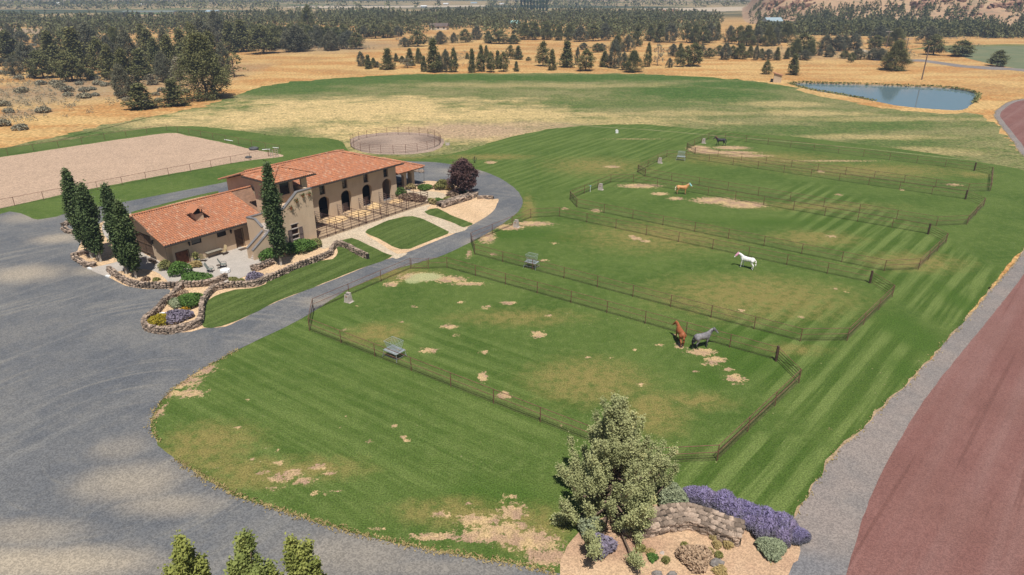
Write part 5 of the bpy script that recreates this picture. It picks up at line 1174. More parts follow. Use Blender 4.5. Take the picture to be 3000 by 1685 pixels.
# ------------------------------------------------------------------ dry stone walls
def wall_path(P, step):
    out = []; 
    for a, b in zip(P[:-1], P[1:]):
        L = math.dist(a, b); k = max(1, int(L/step))
        for i in range(k): out.append((a[0]+(b[0]-a[0])*i/k, a[1]+(b[1]-a[1])*i/k, math.atan2(b[1]-a[1], b[0]-a[0])))
    return out
def stone_wall(px, h, w, stone, label, z0=.05, single=False, seed=0, vary=.1):
    P = [g(*p) for p in px]; rg_ = random.Random(seed); cx, cy = P[0]
    V2 = [Vector(p+(0,)) for p in P]; Q = []
    for i in range(len(P)-1):
        p0, p1, p2, p3 = V2[max(0, i-1)], V2[i], V2[i+1], V2[min(len(P)-1, i+2)]
        for j in range(5):
            t = j/5; q = .5*((2*p1)+(p2-p0)*t+(2*p0-5*p1+4*p2-p3)*t*t+(3*p1-p0-3*p2+p3)*t**3); Q.append((q.x, q.y))
    Q.append(P[-1]); t = empty('stone_wall', (cx, cy, 0), 0, label, 'stone wall', 'dry stone walls of brown basalt'); mb = MB(); nc = max(2, int(h/(stone*.42))); ch = h/nc; core = MB()
    for a, b in zip(Q[:-1], Q[1:]):
        th = math.atan2(b[1]-a[1], b[0]-a[0]); nx_, ny_ = -math.sin(th)*(w/2-stone*.42), math.cos(th)*(w/2-stone*.42)
        core.add([(a[0]-cx+nx_, a[1]-cy+ny_, 0), (b[0]-cx+nx_, b[1]-cy+ny_, 0), (b[0]-cx-nx_, b[1]-cy-ny_, 0), (a[0]-cx-nx_, a[1]-cy-ny_, 0), (a[0]-cx+nx_, a[1]-cy+ny_, h-.10), (b[0]-cx+nx_, b[1]-cy+ny_, h-.06), (b[0]-cx-nx_, b[1]-cy-ny_, h-.06), (a[0]-cx-nx_, a[1]-cy-ny_, h-.06)], [(0,3,2,1),(4,5,6,7),(0,1,5,4),(1,2,6,5),(2,3,7,6),(3,0,4,7)])
    core.build('wall_core', M['dark'], t); n = 0; var = []
    if single:
        for k in range(10): m0 = MB(); m0.tint = k/9; m0.rock((0, 0, 0), 1, 1, 1, 0, rg_); o = m0.build('stone', M['stone'], t); var.append(o.data); bpy.data.objects.remove(o)
    rows = max(2, int(w/stone))
    for c in range(nc):
        for side in range(rows):
            if c < nc-1 and 0 < side < rows-1: continue
            off = (-w/2+stone*.5)+(w-stone)*(side/(rows-1) if rows > 1 else .5)
            for (x, y, th) in wall_path(Q, stone*1.05):
                x += -math.sin(th)*off-cx+rg_.uniform(-.04, .04)-math.cos(th)*rg_.random()*stone*.4; y += math.cos(th)*off-cy+rg_.uniform(-.04, .04)
                z = z0*.3+ch*(c+.5)+rg_.uniform(-.03, .03); s1, s2, s3 = stone*rg_.uniform(.62, 1.12), stone*rg_.uniform(.6, .95), ch*rg_.uniform(.7, 1.05); r_ = th+rg_.uniform(-.3, .3)
                if single and n < 290:
                    o = put('stone', rg_.choice(var), t, loc=(x, y, z)); o.scale = (s1, s2, s3); o.rotation_euler = (0, 0, r_); n += 1
                else: mb.tint = rg_.random(); mb.rock((x, y, z), s1, s2, s3, r_, rg_)
    if mb.v: mb.build('stones', M['stone'], t, kind='stuff')
stone_wall([(263,741),(232,749),(219,757),(238,771),(260,783),(282,779)], .55, .7, .32, 'short hooked stone wall round the leftmost poplars', seed=1)
stone_wall([(188,663),(205,655),(228,662),(238,672),(222,684),(200,682),(186,672)], .45, .8, .32, 'small stone ring standing alone in the gravel behind the leftmost poplars', seed=2)
stone_wall([(322,797),(345,815),(372,831),(400,841),(450,845),(500,845),(560,842),(610,838),(642,829),(666,817)], .75, .55, .27, 'long curved stone wall along the front of the patio', seed=3)
stone_wall([(538,840),(509,873),(487,889),(462,918),(433,942),(426,955),(433,968),(462,976),(501,978),(540,970),(571,961),(588,948),(592,920),(594,901),(602,882),(615,866),(635,851),(680,843),(726,842),(757,837),(779,826),(790,818)], .75, .5, .27, 'winding stone wall round the raised flower bed', seed=4)
stone_wall([(792,822),(830,806),(860,792),(900,777),(940,763),(968,750),(974,737),(990,722),(1015,727),(1045,744),(1080,760)], .75, .5, .27, 'serpentine stone wall between the lawn and the tower', seed=5)
stone_wall([(742,795),(770,787),(800,773)], .7, .8, .27, 'short stone wall at the right end of the patio', seed=6)
stone_wall([(1292,608),(1315,601),(1345,592),(1372,583),(1393,574)], .8, 1.5, .42, 'broad ragged stone wall below the purple tree', seed=7)
stone_wall([(1402,583),(1425,582),(1446,584)], .5, .6, .32, 'short low stone wall jutting into the driveway bend', seed=8)
stone_wall([(1190,541),(1170,538),(1215,545),(1240,550)], .35, .6, .35, 'low line of stones behind the round sandy path', seed=9)
stone_wall([(1880,1552),(1940,1540),(1995,1528),(2040,1532),(2085,1548),(2130,1566),(2172,1578)], .80, 1.7, .40, 'big curved stone retaining wall below the purple flower hedge', single=True, seed=10)
def boulder(sx, sy, s, label, m='stone', seed=1):
    X, Y = g(sx, sy); mb = MB(); mb.tint = .5
    mb.lump((0, 0, s*.22), s*.68, s*.52, s*.42, seed*3.7)
    o = mb.build('boulder', M[m]); o.location = (X, Y, 0); tag(o, label, 'boulder')
M['greystone'] = simple('grey_lichen_stone', (.20, .18, .165), .95, .35, 2, bump=.4)
boulder(2100, 1655, .6, 'dark boulder right of the dry pink bush', 'greystone', 3)
boulder(1925, 1686, .45, 'grey boulder at the very bottom edge, left of the dry pink bush', 'greystone', 4)
boulder(1968, 1690, .45, 'grey boulder at the very bottom edge, below the dry pink bush', 'greystone', 5)
boulder(1940, 1622, .22, 'small pinkish stone in the gravel left of the dry pink bush', 'conc', 6)
boulder(1840, 1560, .8, 'flat pale boulder in the shade at the foot of the big juniper', 'conc', 7)
boulder(1870, 1566, .7, 'second flat pale boulder by the foot of the big juniper', 'conc', 8)
for i, (sx, sy) in enumerate(((1190,505),(1220,503),(1235,505),(1165,512))): boulder(sx, sy, .8, ['brown rock of the drive island seen through the arcade', 'pale rock in the middle of the small drive island', 'rightmost pale rock of the small drive island', 'rock behind the arcade columns'][i], 'stone', 20+i)
# ------------------------------------------------------------------ horses
def coat(name, c, c2=None, legs=None, zl=.6, dapple=0):
    nt = NT(name, .55, .35); p = nt.obj(); q = nt.new('ShaderNodeSeparateXYZ'); nt.l.new(p, q.inputs[0])
    cc = nt.mix(nt.step(nt.noise(3., p, 4), .35, .65), c, c2 or c)
    if dapple: cc = nt.mix(nt.m('MULTIPLY', nt.step(nt.vor(9., p), .5, .15), dapple), cc, tuple(min(1, x*1.5) for x in c))
    if legs: cc = nt.mix(nt.step(q.outputs[2], zl+.15, zl-.2), cc, legs)
    nt.col(cc); return nt.mat
def horse(px, heading, bodym, hairm, label, mask=None, neck=1.0, headturn=0., stride=0., tailm=None, sock=None, scale=1.):
    X, Y = g(*px); t = empty('horse', (X, Y, .012), heading, label, 'horse', 'horses in the paddocks'); mb = MB()
    def limb(pts):
        for (a, ra), (b, rb) in zip(pts[:-1], pts[1:]): mb.cyl(a, b, ra, rb, 12); mb.ball(b, rb, n=10, m=8)
        mb.ball(pts[0][0], pts[0][1], n=10, m=8)
    # trunk as overlapping ellipsoids: deep chest, tucked belly, rounded croup
    for c, r, sx, sy, sz in (((-.60, 0, 1.20), .30, 1.15, .88, .98), ((-.30, 0, 1.16), .30, 1.2, .9, .98), ((0, 0, 1.13), .32, 1.25, .88, .98), ((.30, 0, 1.13), .33, 1.1, .80, 1.05), ((.55, 0, 1.17), .28, 1.0, .78, 1.18), ((.42, 0, 1.36), .17, 1.3, .5, .8), ((-.74, 0, 1.12), .22, .8, .95, 1.1)): mb.ball(c, r, sx, sy, sz, 16, 12)
    n1 = (.62, 0, 1.28); hz = 1.28+.62*neck; n2 = (1.18-.1*neck, headturn*.3, hz); hd = Vector((math.cos(headturn*1.4), math.sin(headturn*1.4), 0))
    nm_ = (.92, headturn*.08, (1.28+hz)/2+.06)
    for a, b, ra, rb in ((n1, nm_, .25, .18), (nm_, n2, .18, .125)):
        a = Vector(a); b = Vector(b)
        for k in range(7): q = a.lerp(b, k/6); r = ra+(rb-ra)*k/6; mb.ball(q, r, 1., .62, 1.15, 12, 8)
    poll = Vector(n2)
    for k in range(8): f = k/7; q = poll+hd*(.40*f+.03)+Vector((0, 0, -.02-.43*f)); r = .13-.062*f; mb.ball(q, r, 1, .72, 1, 12, 8)
    for s in (-1, 1):
        e = poll+Vector((-.01, 0, .08))+Vector((-hd.y, hd.x, 0))*.05*s; mb.cyl(e, e+Vector((.01, 0, .13))+Vector((-hd.y, hd.x, 0))*.02*s, .035, .008, 6)
        f = stride*s
        limb([((.52, .13*s, 1.05), .14), ((.54+f*.12, .14*s, .80), .085), ((.55+f*.22, .14*s, .48), .06), ((.55+f*.22, .14*s, .44), .055), ((.54+f*.26, .14*s, .16), .037), ((.58+f*.30, .14*s, .07), .045), ((.60+f*.30, .14*s, .02), .058)])
        b = -stride*s
        limb([((-.66, .14*s, 1.10), .21), ((-.58+b*.08, .15*s, .86), .14), ((-.68+b*.14, .15*s, .66), .085), ((-.82+b*.2, .15*s, .52), .062), ((-.76+b*.28, .15*s, .17), .040), ((-.71+b*.32, .15*s, .07), .046), ((-.69+b*.32, .15*s, .02), .060)])
    o = mb.build('body', bodym, t, smooth=True)
    md = o.modifiers.new('remesh', 'REMESH'); md.mode = 'VOXEL'; md.voxel_size = .028; md.use_smooth_shade = True
    ms = o.modifiers.new('smooth', 'SMOOTH'); ms.iterations = 4; ms.factor = .5
    mb = MB()
    rg_ = random.Random(int(px[0]))
    for k in range(30):
        f = k/29; q = Vector((.50, 0, 1.50)).lerp(poll+Vector((-.05, 0, .12)), f); r = .20-.02*f
        s = 1 if k % 3 else -1; mb.cyl(q, q+Vector((-.03+rg_.uniform(-.05, .05), (.10+rg_.uniform(0, .05))*s, -r*rg_.uniform(.7, 1.2))), .035, .010, 5)
    mb.cyl(poll+Vector((0, 0, .10)), poll+hd*.13+Vector((0, 0, -.02)), .05, .02, 6)
    mb.build('mane', hairm, t, smooth=True)
    mb = MB(); r0 = Vector((-.92, 0, 1.30))
    for k in range(22):
        a = rg_.uniform(-.05, .05); b_ = rg_.uniform(-.05, .06); m1 = r0+Vector((-.13+b_*.4, a*.6, -.16)); m2 = r0+Vector((-.16+b_, a*1.6, -.5)); m3 = r0+Vector((-.10+b_, a*1.7, -.82+rg_.uniform(-.1, .1)))
        for p, q, u, v in ((r0, m1, .05, .04), (m1, m2, .04, .035), (m2, m3, .035, .008)): mb.cyl(p, q, u, v, 5)
    mb.build('tail', tailm or hairm, t, smooth=True)
    mb = MB()
    for s in (-1, 1):
        f = stride*s; mb.cyl((.61+f*.30, .14*s, .0), (.60+f*.30, .14*s, .075), .066, .05, 8); b = -stride*s; mb.cyl((-.68+b*.32, .15*s, .0), (-.69+b*.32, .15*s, .075), .066, .05, 8)
    mb.build('hooves', sock or M['black'], t)
    mb = MB(); sd_ = Vector((-hd.y, hd.x, 0))
    for s in (-1, 1):
        q = poll+hd*.16+Vector((0, 0, -.13))+sd_*.08*s; mb.ball(q, .018, n=6, m=5)
        q = poll+hd*.46+Vector((0, 0, -.45))+sd_*.04*s; mb.ball(q, .014, n=6, m=5)
    mb.build('eyes_and_nostrils', M['black'], t)
    if mask:
        mb = MB()
        for k in range(6): f = k/5*.62; q = poll+hd*(.40*f+.04)+Vector((0, 0, -.02-.43*f)); mb.ball(q, .152-.06*f, 1, .78, 1, 14, 8)
        for s in (-1, 1): e = poll+Vector((-.01, 0, .08))+sd_*.05*s; mb.cyl(e, e+Vector((.01, 0, .15)), .05, .02, 6)
        mb.build('fly_mask', mask, t, smooth=True)
    t.scale = (scale,)*3
    return t
def hd_(a, b):
    A = g(*a); B_ = g(*b); return math.atan2(B_[1]-A[1], B_[0]-A[0])
M['pinkmask'] = simple('pink_fly_mask', (.62, .30, .42), .8, .1, 5); M['tealmask'] = simple('teal_and_white_fly_mask', (.30, .58, .58), .8, .5, 8)
M['redhair'] = simple('sun_bleached_brown_mane', (.16, .06, .045), .7, .3, 6); M['blackhair'] = simple('black_hair', (.018, .018, .022), .6, .2, 5); M['paleh'] = simple('cream_hair', (.72, .62, .45), .7, .15, 6)
M['whitehair'] = simple('white_hair', (.74, .71, .66), .7, .1, 6); M['cheshair'] = simple('chestnut_hair', (.26, .085, .035), .7, .2, 6)
horse((2186,786), hd_((2199,789), (2173,782.5)), coat('white_coat', (.80, .78, .75), (.74, .72, .70)), M['whitehair'], 'white horse in a pink fly mask standing in the second paddock', M['pinkmask'], neck=.62, headturn=.5, stride=.35, scale=1.0)
horse((1997,569), hd_((1987,568.3), (2008,569.5)), coat('palomino_coat', (.50, .235, .085), (.58, .29, .12), (.45, .26, .14), .35), M['paleh'], 'golden palomino horse in a teal fly mask in the middle paddock', M['tealmask'], neck=.75, stride=.15, scale=1.0)
horse((2110,427), hd_((2119,426.8), (2102,426.0)), coat('black_coat', (.018, .018, .024), (.028, .026, .034)), M['redhair'], 'black horse with a reddish mane in the farthest paddock', None, neck=.7, headturn=.3, stride=.8, tailm=M['blackhair'], scale=1.05)
horse((2055,1019), hd_((2028.4,1027), (2081,1014)), coat('dapple_grey_coat', (.13, .125, .135), (.25, .235, .245), (.05, .05, .055), .62, .45), M['blackhair'], 'dapple grey horse with black mane, walking right in the nearest paddock', None, neck=.6, headturn=-.15, stride=.55, scale=1.06)
horse((1990,1006), math.radians(94), coat('chestnut_coat', (.27, .085, .030), (.33, .11, .045), (.22, .08, .04), .3), M['cheshair'], 'chestnut horse seen from behind, beside the dapple grey', None, neck=.45, headturn=.3, stride=.3, scale=1.06)
# ------------------------------------------------------------------ hay feeders and waterers
def feeder(A, Bp, C, label):
    P = [Vector(g(*q, .72)+(0,)) for q in (A, Bp, C)]; ex = P[1]-P[0]; ey = P[1]-P[2]; L = min(1.75, max(1.3, ex.length)); W = min(1.5, max(1.0, ey.length))
    c = (P[0]+P[2])/2; th = math.atan2(ex.y, ex.x); t = empty('hay_feeder', (c.x, c.y, .012), th, label, 'hay feeder', 'galvanised hay feeders in the paddocks')
    h = .72; x0, x1, y0, y1 = -L/2, L/2, -W/2, W/2
    mb = MB(); mb.box(x0, x1, y0, y0+.30, h, h+.03); mb.box(x0, x1, y1-.30, y1, h, h+.03); mb.box(x0, x0+.2, y0+.3, y1-.3, h, h+.03); mb.box(x1-.2, x1, y0+.3, y1-.3, h, h+.03); mb.box(x0+.2, x1-.2, y0+.3, y1-.3, h-.12, h-.10); mb.build('tray', M['steel'], t)
    for sx in (-1, 1):
        for sy in (-1, 1):
            mb = MB(); mb.cyl((sx*(L/2-.08), sy*(W/2-.08), h), (sx*(L/2+.06), sy*(W/2+.06), 0), .028, n=6); mb.build('leg', M['steel'], t)
    mb = MB()
    for sy in (-1, 1): mb.cyl((-L/2, sy*W/2, .28), (L/2, sy*W/2, .28), .016, n=5)
    for sx in (-1, 1): mb.cyl((sx*L/2, -W/2, .28), (sx*L/2, W/2, .28), .016, n=5)
    mb.build('stretcher', M['steel'], t)
    for sy in (-1, 1):
        mb = MB(); yb, yt = sy*.10, sy*(W/2-.05); zb, zt = h+.05, h+.95; n = 9
        for i in range(n): x = x0+.15+(L-.3)*i/(n-1); mb.cyl((x, yb, zb), (x, yt, zt), .014, n=5)
        mb.cyl((x0+.15, yt, zt), (x1-.15, yt, zt), .02, n=5); mb.cyl((x0+.15, yb, zb), (x1-.15, yb, zb), .02, n=5); mb.build('rack', M['steel'], t)
    for sx in (-1, 1):
        mb = MB(); x = sx*(L/2-.15); mb.cyl((x, -W/2+.05, h+.95), (x, W/2-.05, h+.95), .016, n=5)
        for k in range(1, 5): f = k/5; mb.cyl((x, (-W/2+.05)*f-.1*(1-f), h+.05+.9*f), (x, (W/2-.05)*f+.1*(1-f), h+.05+.9*f), .010, n=4)
        mb.build('rack_end', M['steel'], t)
feeder((1122,1026), (1161,1042), (1188,1026), 'rust stained hay feeder by the near fence of the nearest paddock')
feeder((1533,767), (1566,774), (1582,768), 'clean galvanised hay feeder in the second paddock')
feeder((1981,459), (2005,461), (2010,458.5), 'small looking far hay feeder in the fourth paddock')
M['rust'] = simple('rust_stain', (.36, .17, .09), .9, .3, 4)
def waterer(sx, sy, label):
    X, Y = g(sx, sy); t = empty('waterer', (X, Y, .012), R(-28), label, 'waterer', 'concrete automatic waterers in the paddocks')
    mb = MB(); a, b = .33, .26; z = .86
    mb.add([(-a,-a,0),(a,-a,0),(a,a,0),(-a,a,0),(-b,-b,z),(b,-b,z),(b,b,z),(-b,b,z)], [(0,3,2,1),(0,1,5,4),(1,2,6,5),(2,3,7,6),(3,0,4,7),(4,5,6,7)]); mb.build('body', M['conc'], t)
    mb = MB(); mb.box(-.26, .26, .02, .26, z+.001, z+.15); mb.box(-.26, .26, -.26, -.22, z+.001, z+.05); mb.build('hood', M['conc'], t)
    mb = MB(); mb.box(-.2, .2, -.21, .0, z+.002, z+.02); mb.build('basin', M['glass'], t)
    mb = MB(); mb.box(-.12, .12, -.31, -.265, .64, .73); mb.build('name_plate', M['rust'], t)
    mb = MB(); mb.box(-.36, .52, -.36, .36, .001, .04); mb.build('pad', M['conc'], t)
waterer(1021, 884, 'concrete waterer beside the drive in the nearest paddock'); waterer(1512, 665, 'concrete waterer by the upper fence of the second paddock'); waterer(1759, 556, 'concrete waterer in the middle paddock'); waterer(1933, 478, 'concrete waterer in the fourth paddock'); waterer(2061, 420, 'concrete waterer left of the black horse')
# ------------------------------------------------------------------ patio furniture
M['sling'] = simple('grey_green_sling_fabric', (.20, .22, .20), .9, .15, 8); M['tan'] = simple('tan_wicker', (.42, .33, .19), .9, .2, 10); M['tabletop'] = simple('bronze_slatted_table', (.26, .235, .19), .7, .15, 6); M['bronze'] = simple('dark_bronze', (.09, .065, .05), .6, .2, 4)
def Zf(x, y): return 540+x/12.06, 700+y/12.06
ca = g(*Zf(780, 505), .74); cb = g(*Zf(1250, 340), .74); cc_ = ((ca[0]+cb[0])/2, (ca[1]+cb[1])/2)
t = empty('dining_table', (cc_[0], cc_[1], .056), TH, 'bronze rectangular outdoor dining table against the low wing wall', 'table')
for i in range(8): mb = MB(); mb.box(-1.05, 1.05, -.5+i*.125, -.5+i*.125+.11, .70, .74); mb.build('slat', M['tabletop'], t)
for sx in (-1, 1):
    for sy in (-1, 1): mb = MB(); mb.cyl((sx*.92, sy*.38, 0), (sx*.92, sy*.38, .70), .035, n=6); mb.build('leg', M['bronze'], t)
mb = MB(); mb.box(-.92, .92, -.42, -.38, .60, .69); mb.box(-.92, .92, .38, .42, .60, .69); mb.build('apron', M['bronze'], t)
def chair(x, y, rz, mat, fm, label, recline=.12, cat='chair', group='patio chairs'):
    t = empty('patio_chair', (x, y, .056), rz, label, cat, group)
    mb = MB(); mb.box(-.28, .28, -.26, .28, .38, .42); mb.build('seat', mat, t)
    mb = MB(); mb.prism([(-.28, .42), (-.24, .42), (-.24-recline*1.6, 1.12), (-.28-recline*1.6, 1.12)], -.27, .27, 'x'); mb.build('backrest', mat, t)
    for s in (-1, 1):
        mb = MB(); mb.tube([(s*.30, .30, 0), (s*.30, .32, .40), (s*.32, .20, .62), (s*.32, -.22, .62), (s*.30, -.30, .42)], .02, 5); mb.build('arm', fm, t)
        mb = MB(); mb.tube([(s*.28, .34, .02), (s*.30, -.05, .015), (s*.28, -.42, .05)], .018, 5); mb.cyl((s*.27, 0, .38), (s*.28, .0, .02), .018, n=5); mb.build('leg', fm, t)
x, y = g(*Zf(690, 800)); chair(x, y, TH-R(55), M['tan'], M['bronze'], 'tan chair at the left end of the outdoor dining table')
x, y = g(*Zf(1400, 560)); chair(x, y, TH+R(95), M['tan'], M['bronze'], 'tan chair at the right end of the outdoor dining table')
x, y = g(*Zf(940, 1180)); chair(x, y, TH-R(140), M['sling'], M['black'], 'left grey sling rocking chair on the patio', .2)
x, y = g(*Zf(1400, 1010)); chair(x, y, TH-R(125), M['sling'], M['black'], 'right grey sling rocking chair behind the round covered table', .2)
x, y = g(*Zf(1455, 1190)); t = empty('covered_table', (x, y, .056), 0, 'low round table under a white scalloped cover', 'table'); mb = MB(); mb.cyl((0, 0, .36), (0, 0, .42), .56, .40, 20); mb.build('cover', M['white'], t)
mb = MB(); n = 40; vs = []
for k in range(n): r = .56+.03*math.cos(k*math.pi/2); a = 2*math.pi*k/n; vs += [(r*math.cos(a), r*math.sin(a), .359), ((r+.02)*math.cos(a), (r+.02)*math.sin(a), .03+.06*(k % 2))]
mb.add(vs, [(2*k, 2*k+1, (2*k+3) % (2*n), (2*k+2) % (2*n)) for k in range(n)]); mb.build('skirt', M['white'], t)
x, y = g(*Zf(1230, 1060)); t = empty('side_table', (x, y, .056), 0, 'small dark side table between the grey rocking chairs', 'table'); mb = MB(); mb.cyl((0, 0, .42), (0, 0, .45), .26, .26, 12); mb.build('table_top', M['bronze'], t)
mb = MB(); [mb.cyl((.2*math.cos(a), .2*math.sin(a), 0), (.1*math.cos(a), .1*math.sin(a), .42), .015, n=5) for a in (0, 2.1, 4.2)]; mb.build('leg', M['bronze'], t)
x, y = g(*Zf(470, 850)); t = empty('planter', (x, y, .056), .4, 'square grey planter with thin grass by the small red door', 'planter'); mb = MB(); mb.add([(-.28,-.28,0),(.28,-.28,0),(.28,.28,0),(-.28,.28,0),(-.36,-.36,.5),(.36,-.36,.5),(.36,.36,.5),(-.36,.36,.5)], [(0,3,2,1),(0,1,5,4),(1,2,6,5),(2,3,7,6),(3,0,4,7),(4,5,6,7)]); mb.build('pot', M['sling'], t)
rg = np.random.default_rng(8); P = rg.normal(size=(120, 3))*[.2, .2, .25]+[0, 0, .85]; P[:, 2] = np.maximum(.5, P[:, 2]); V, F = leaves(P, .16, rg, 2.5, 1.); put('plant', npmesh('plant', V, F, M['olive'], rg.random(120)), t)
x, y = g(692+25, 727); mb = MB(); mb.box(-.55, .55, -.35, .35, .0, .03); o = mb.build('door_mat', M['bronze']); o.location = (x, y-.5, .058); o.rotation_euler = (0, 0, TH); tag(o, 'dark door mat in front of the brown plank door', 'door mat')
x, y = loc2w(-38.2, 3.2); t = empty('potted_bench', (x, y, .056), TH+math.pi/2, 'dark bench with pots beside the garage door', 'bench')
mb = MB(); mb.box(-.7, .7, -.2, .2, .40, .45); mb.build('seat', M['bronze'], t); mb = MB(); mb.box(-.7, .7, -.24, -.205, .5, .9); mb.build('backrest', M['bronze'], t)
for s in (-1, 1): mb = MB(); mb.box(s*.62-.04, s*.62+.04, -.18, .18, 0, .399); mb.build('leg', M['bronze'], t)
# ------------------------------------------------------------------ small things in the grass
def smallthing(name, px, build, label, cat, rz=0):
    X, Y = g(*px); t = empty(name, (X, Y, .02), rz, label, cat); build(t); return t
def b_box(t): 
    mb = MB(); mb.box(-.3, .3, -.3, .3, 0, .55); mb.build('body', M['white'], t); mb = MB(); mb.prism([(-.34, .551), (.34, .551), (.2, .70), (-.2, .70)], -.32, .32); mb.build('lid', M['white'], t)
smallthing('utility_box', (1807, 390), b_box, 'small white utility box alone on the striped lawn', 'utility box')
M['blue'] = simple('faded_blue_paint', (.20, .42, .55), .7, .2, 4)
def b_hyd(t):
    mb = MB(); mb.cyl((0, 0, 0), (0, 0, .95), .035, n=7); mb.build('riser', M['white'], t); mb = MB(); mb.cyl((-.03, 0, .95), (.17, 0, 1.05), .045, n=7); mb.ball((0, 0, 1.0), .08); mb.build('hydrant_head', M['blue'], t); mb = MB(); mb.cyl((0, 0, 1.05), (-.30, 0, 1.18), .014, n=5); mb.build('handle', M['blue'], t)
smallthing('yard_hydrant', (1729, 563), b_hyd, 'pale blue yard hydrant on the fence of the middle paddock', 'hydrant')
def b_hose(t):
    mb = MB(); mb.cyl((0, 0, 0), (0, 0, 1.25), .07, n=8); mb.build('post', M['oldwood'], t)
    for k in range(5):
        mb = MB(); c = [( .30*math.sin(a)*(1+.04*k), -.1-.035*k, .85+.42*math.cos(a)) for a in [2*math.pi*i/16 for i in range(17)]]; mb.tube(c, .018, 5); mb.build('hose_coil', M['blackgreen'], t)
M['blackgreen'] = simple('dark_green_hose', (.018, .045, .035), .5, .2, 3)
smallthing('hose_reel_post', (1391, 478), b_hose, 'dark post with a coiled green hose beyond the purple tree', 'hose')
def b_tyre(t):
    mb = MB(); n, m_ = 18, 8; Rr, r = .45, .16; vs = [((Rr+r*math.cos(b))*math.cos(a), (Rr+r*math.cos(b))*math.sin(a), .16+r*1.0*math.sin(b)) for a in [2*math.pi*i/n for i in range(n)] for b in [2*math.pi*j/m_ for j in range(m_)]]
    mb.add(vs, [(i*m_+j, ((i+1) % n)*m_+j, ((i+1) % n)*m_+(j+1) % m_, i*m_+(j+1) % m_) for i in range(n) for j in range(m_)]); mb.build('tread', M['rubber'], t, smooth=True)
    mb = MB()
    for i in range(18): a = 2*math.pi*i/18; mb.box(.60*math.cos(a)-.03, .60*math.cos(a)+.03, .60*math.sin(a)-.03, .60*math.sin(a)+.03, .06, .26)
    mb.build('tread_lug', M['rubber'], t, kind='stuff')
smallthing('old_tyre', (744, 439), b_tyre, 'grey tyre lying by the far fence of the sand arena', 'tyre').scale = (1.5, 1.5, 1.6)
smallthing('old_tyre', (728, 463), b_tyre, 'dark tyre lying by the near fence of the sand arena', 'tyre')
def b_mount(t):
    mb = MB(); mb.box(-.4, .4, -.3, 0, 0, .25); mb.box(-.4, .4, .002, .3, 0, .5); mb.build('step', M['conc'], t)
    for s in (-1, 1): mb = MB(); mb.cyl((s*.42, .3, 0), (s*.42, .3, 1.05), .03, n=6); mb.build('rail', M['steel'], t)
smallthing('mounting_block', (1311, 426), b_mount, 'small pale mounting block right of the round pen', 'mounting block')
def b_chute(t):
    for x, y in ((-.6, -.3), (.6, -.3), (-.6, .5), (.6, .5)): mb = MB(); mb.cyl((x, y, 0), (x, y, 1.5), .06, n=6); mb.build('post', M['conc'], t)
    for z in (.5, 1., 1.4): mb = MB(); mb.box(-.6, .6, -.36, -.33, z, z+.12); mb.build('board', M['tan'], t)
smallthing('board_pen', (805, 460), b_chute, 'small weathered board pen at the right corner of the sand arena', 'pen', TH)
for i, (sx, sy, L) in enumerate(((780, 440, 1.6), (808, 435, 1.4), (670, 413, 2.6))):
    X, Y = g(sx, sy); mb = MB(); mb.cyl((-L/2, 0, .12), (L/2, 0, .12), .08, n=8); mb.build
    o = mb.build('jump_pole', M['white']); o.location = (X, Y, .02); o.rotation_euler = (0, 0, R([20, -20, -30][i])); tag(o, ['pale jump pole lying by the arena gate', 'pale jump pole nearest the board pen', 'white jump pole in the grass behind the arena fence'][i], 'pole')
X, Y = g(468+10, 934); t = empty('bird_bath', (X, Y, .05), 0, 'small white bird bath between the yellow bush and the lavender', 'bird bath'); mb = MB(); mb.cyl((0, 0, 0), (0, 0, .5), .08, .06, 8); mb.build('pedestal', M['white'], t); mb = MB(); mb.cyl((0, 0, .5), (0, 0, .58), .14, .28, 12); mb.build('bowl', M['white'], t)
# white curb ends and sign stick
for i, (sx, sy) in enumerate(((264, 789), (317, 812))):
    X, Y = g(sx, sy); mb = MB(); mb.box(-.35, .35, -.14, .14, 0, .16); o = mb.build('curb_block', M['white']); o.location = (X, Y, .03); o.rotation_euler = (0, 0, -.5); tag(o, ['white block at the left corner of the patio entrance', 'white block at the right corner of the patio entrance'][i], 'curb')
# ------------------------------------------------------------------ pump hut, poles, far buildings
def hut():
    X, Y = g(2276, 241); k = mpp(2276, 241); t = empty('pump_hut', (X, Y, 0), R(-18), 'small tan pump hut with a slanting red roof by the pond', 'hut')
    mb = MB(); mb.box(-1.3, 1.3, -1.1, 1.1, 0, 2.3); mb.build('wall', M['stucco'], t); mb = MB(); mb.prism([(-1.7, 3.15), (1.6, 2.32), (1.6, 2.5), (-1.7, 3.35)], -1.4, 1.4); mb.build('roof', M['rust'], t)
    mb = MB(); mb.prism([(-1.3, 2.301), (1.3, 2.301), (-1.3, 3.0)], -1.1, 1.1); mb.build('gable', M['stucco'], t); mb = MB(); mb.box(-2.2, -1.4, -.6, .2, 0, 1.1); mb.build('pump', M['black'], t)
hut()
def pole(sx, sy, ty, label, arm=True):
    X, Y = g(sx, sy); h = hgt(sx, sy, ty); t = empty('utility_pole', (X, Y, 0), 0, label, 'utility pole', 'utility poles'); mb = MB(); mb.cyl((0, 0, 0), (0, 0, h), .24, .18, 8); mb.build('pole', M['oldwood2'], t)
    if arm: mb = MB(); mb.box(-1.9, 1.9, -.08, .08, h-.6, h-.35); mb.build('crossarm', M['conc'], t)
M['oldwood2'] = simple('grey_weathered_pole', (.17, .125, .10), .9, .2, 2)
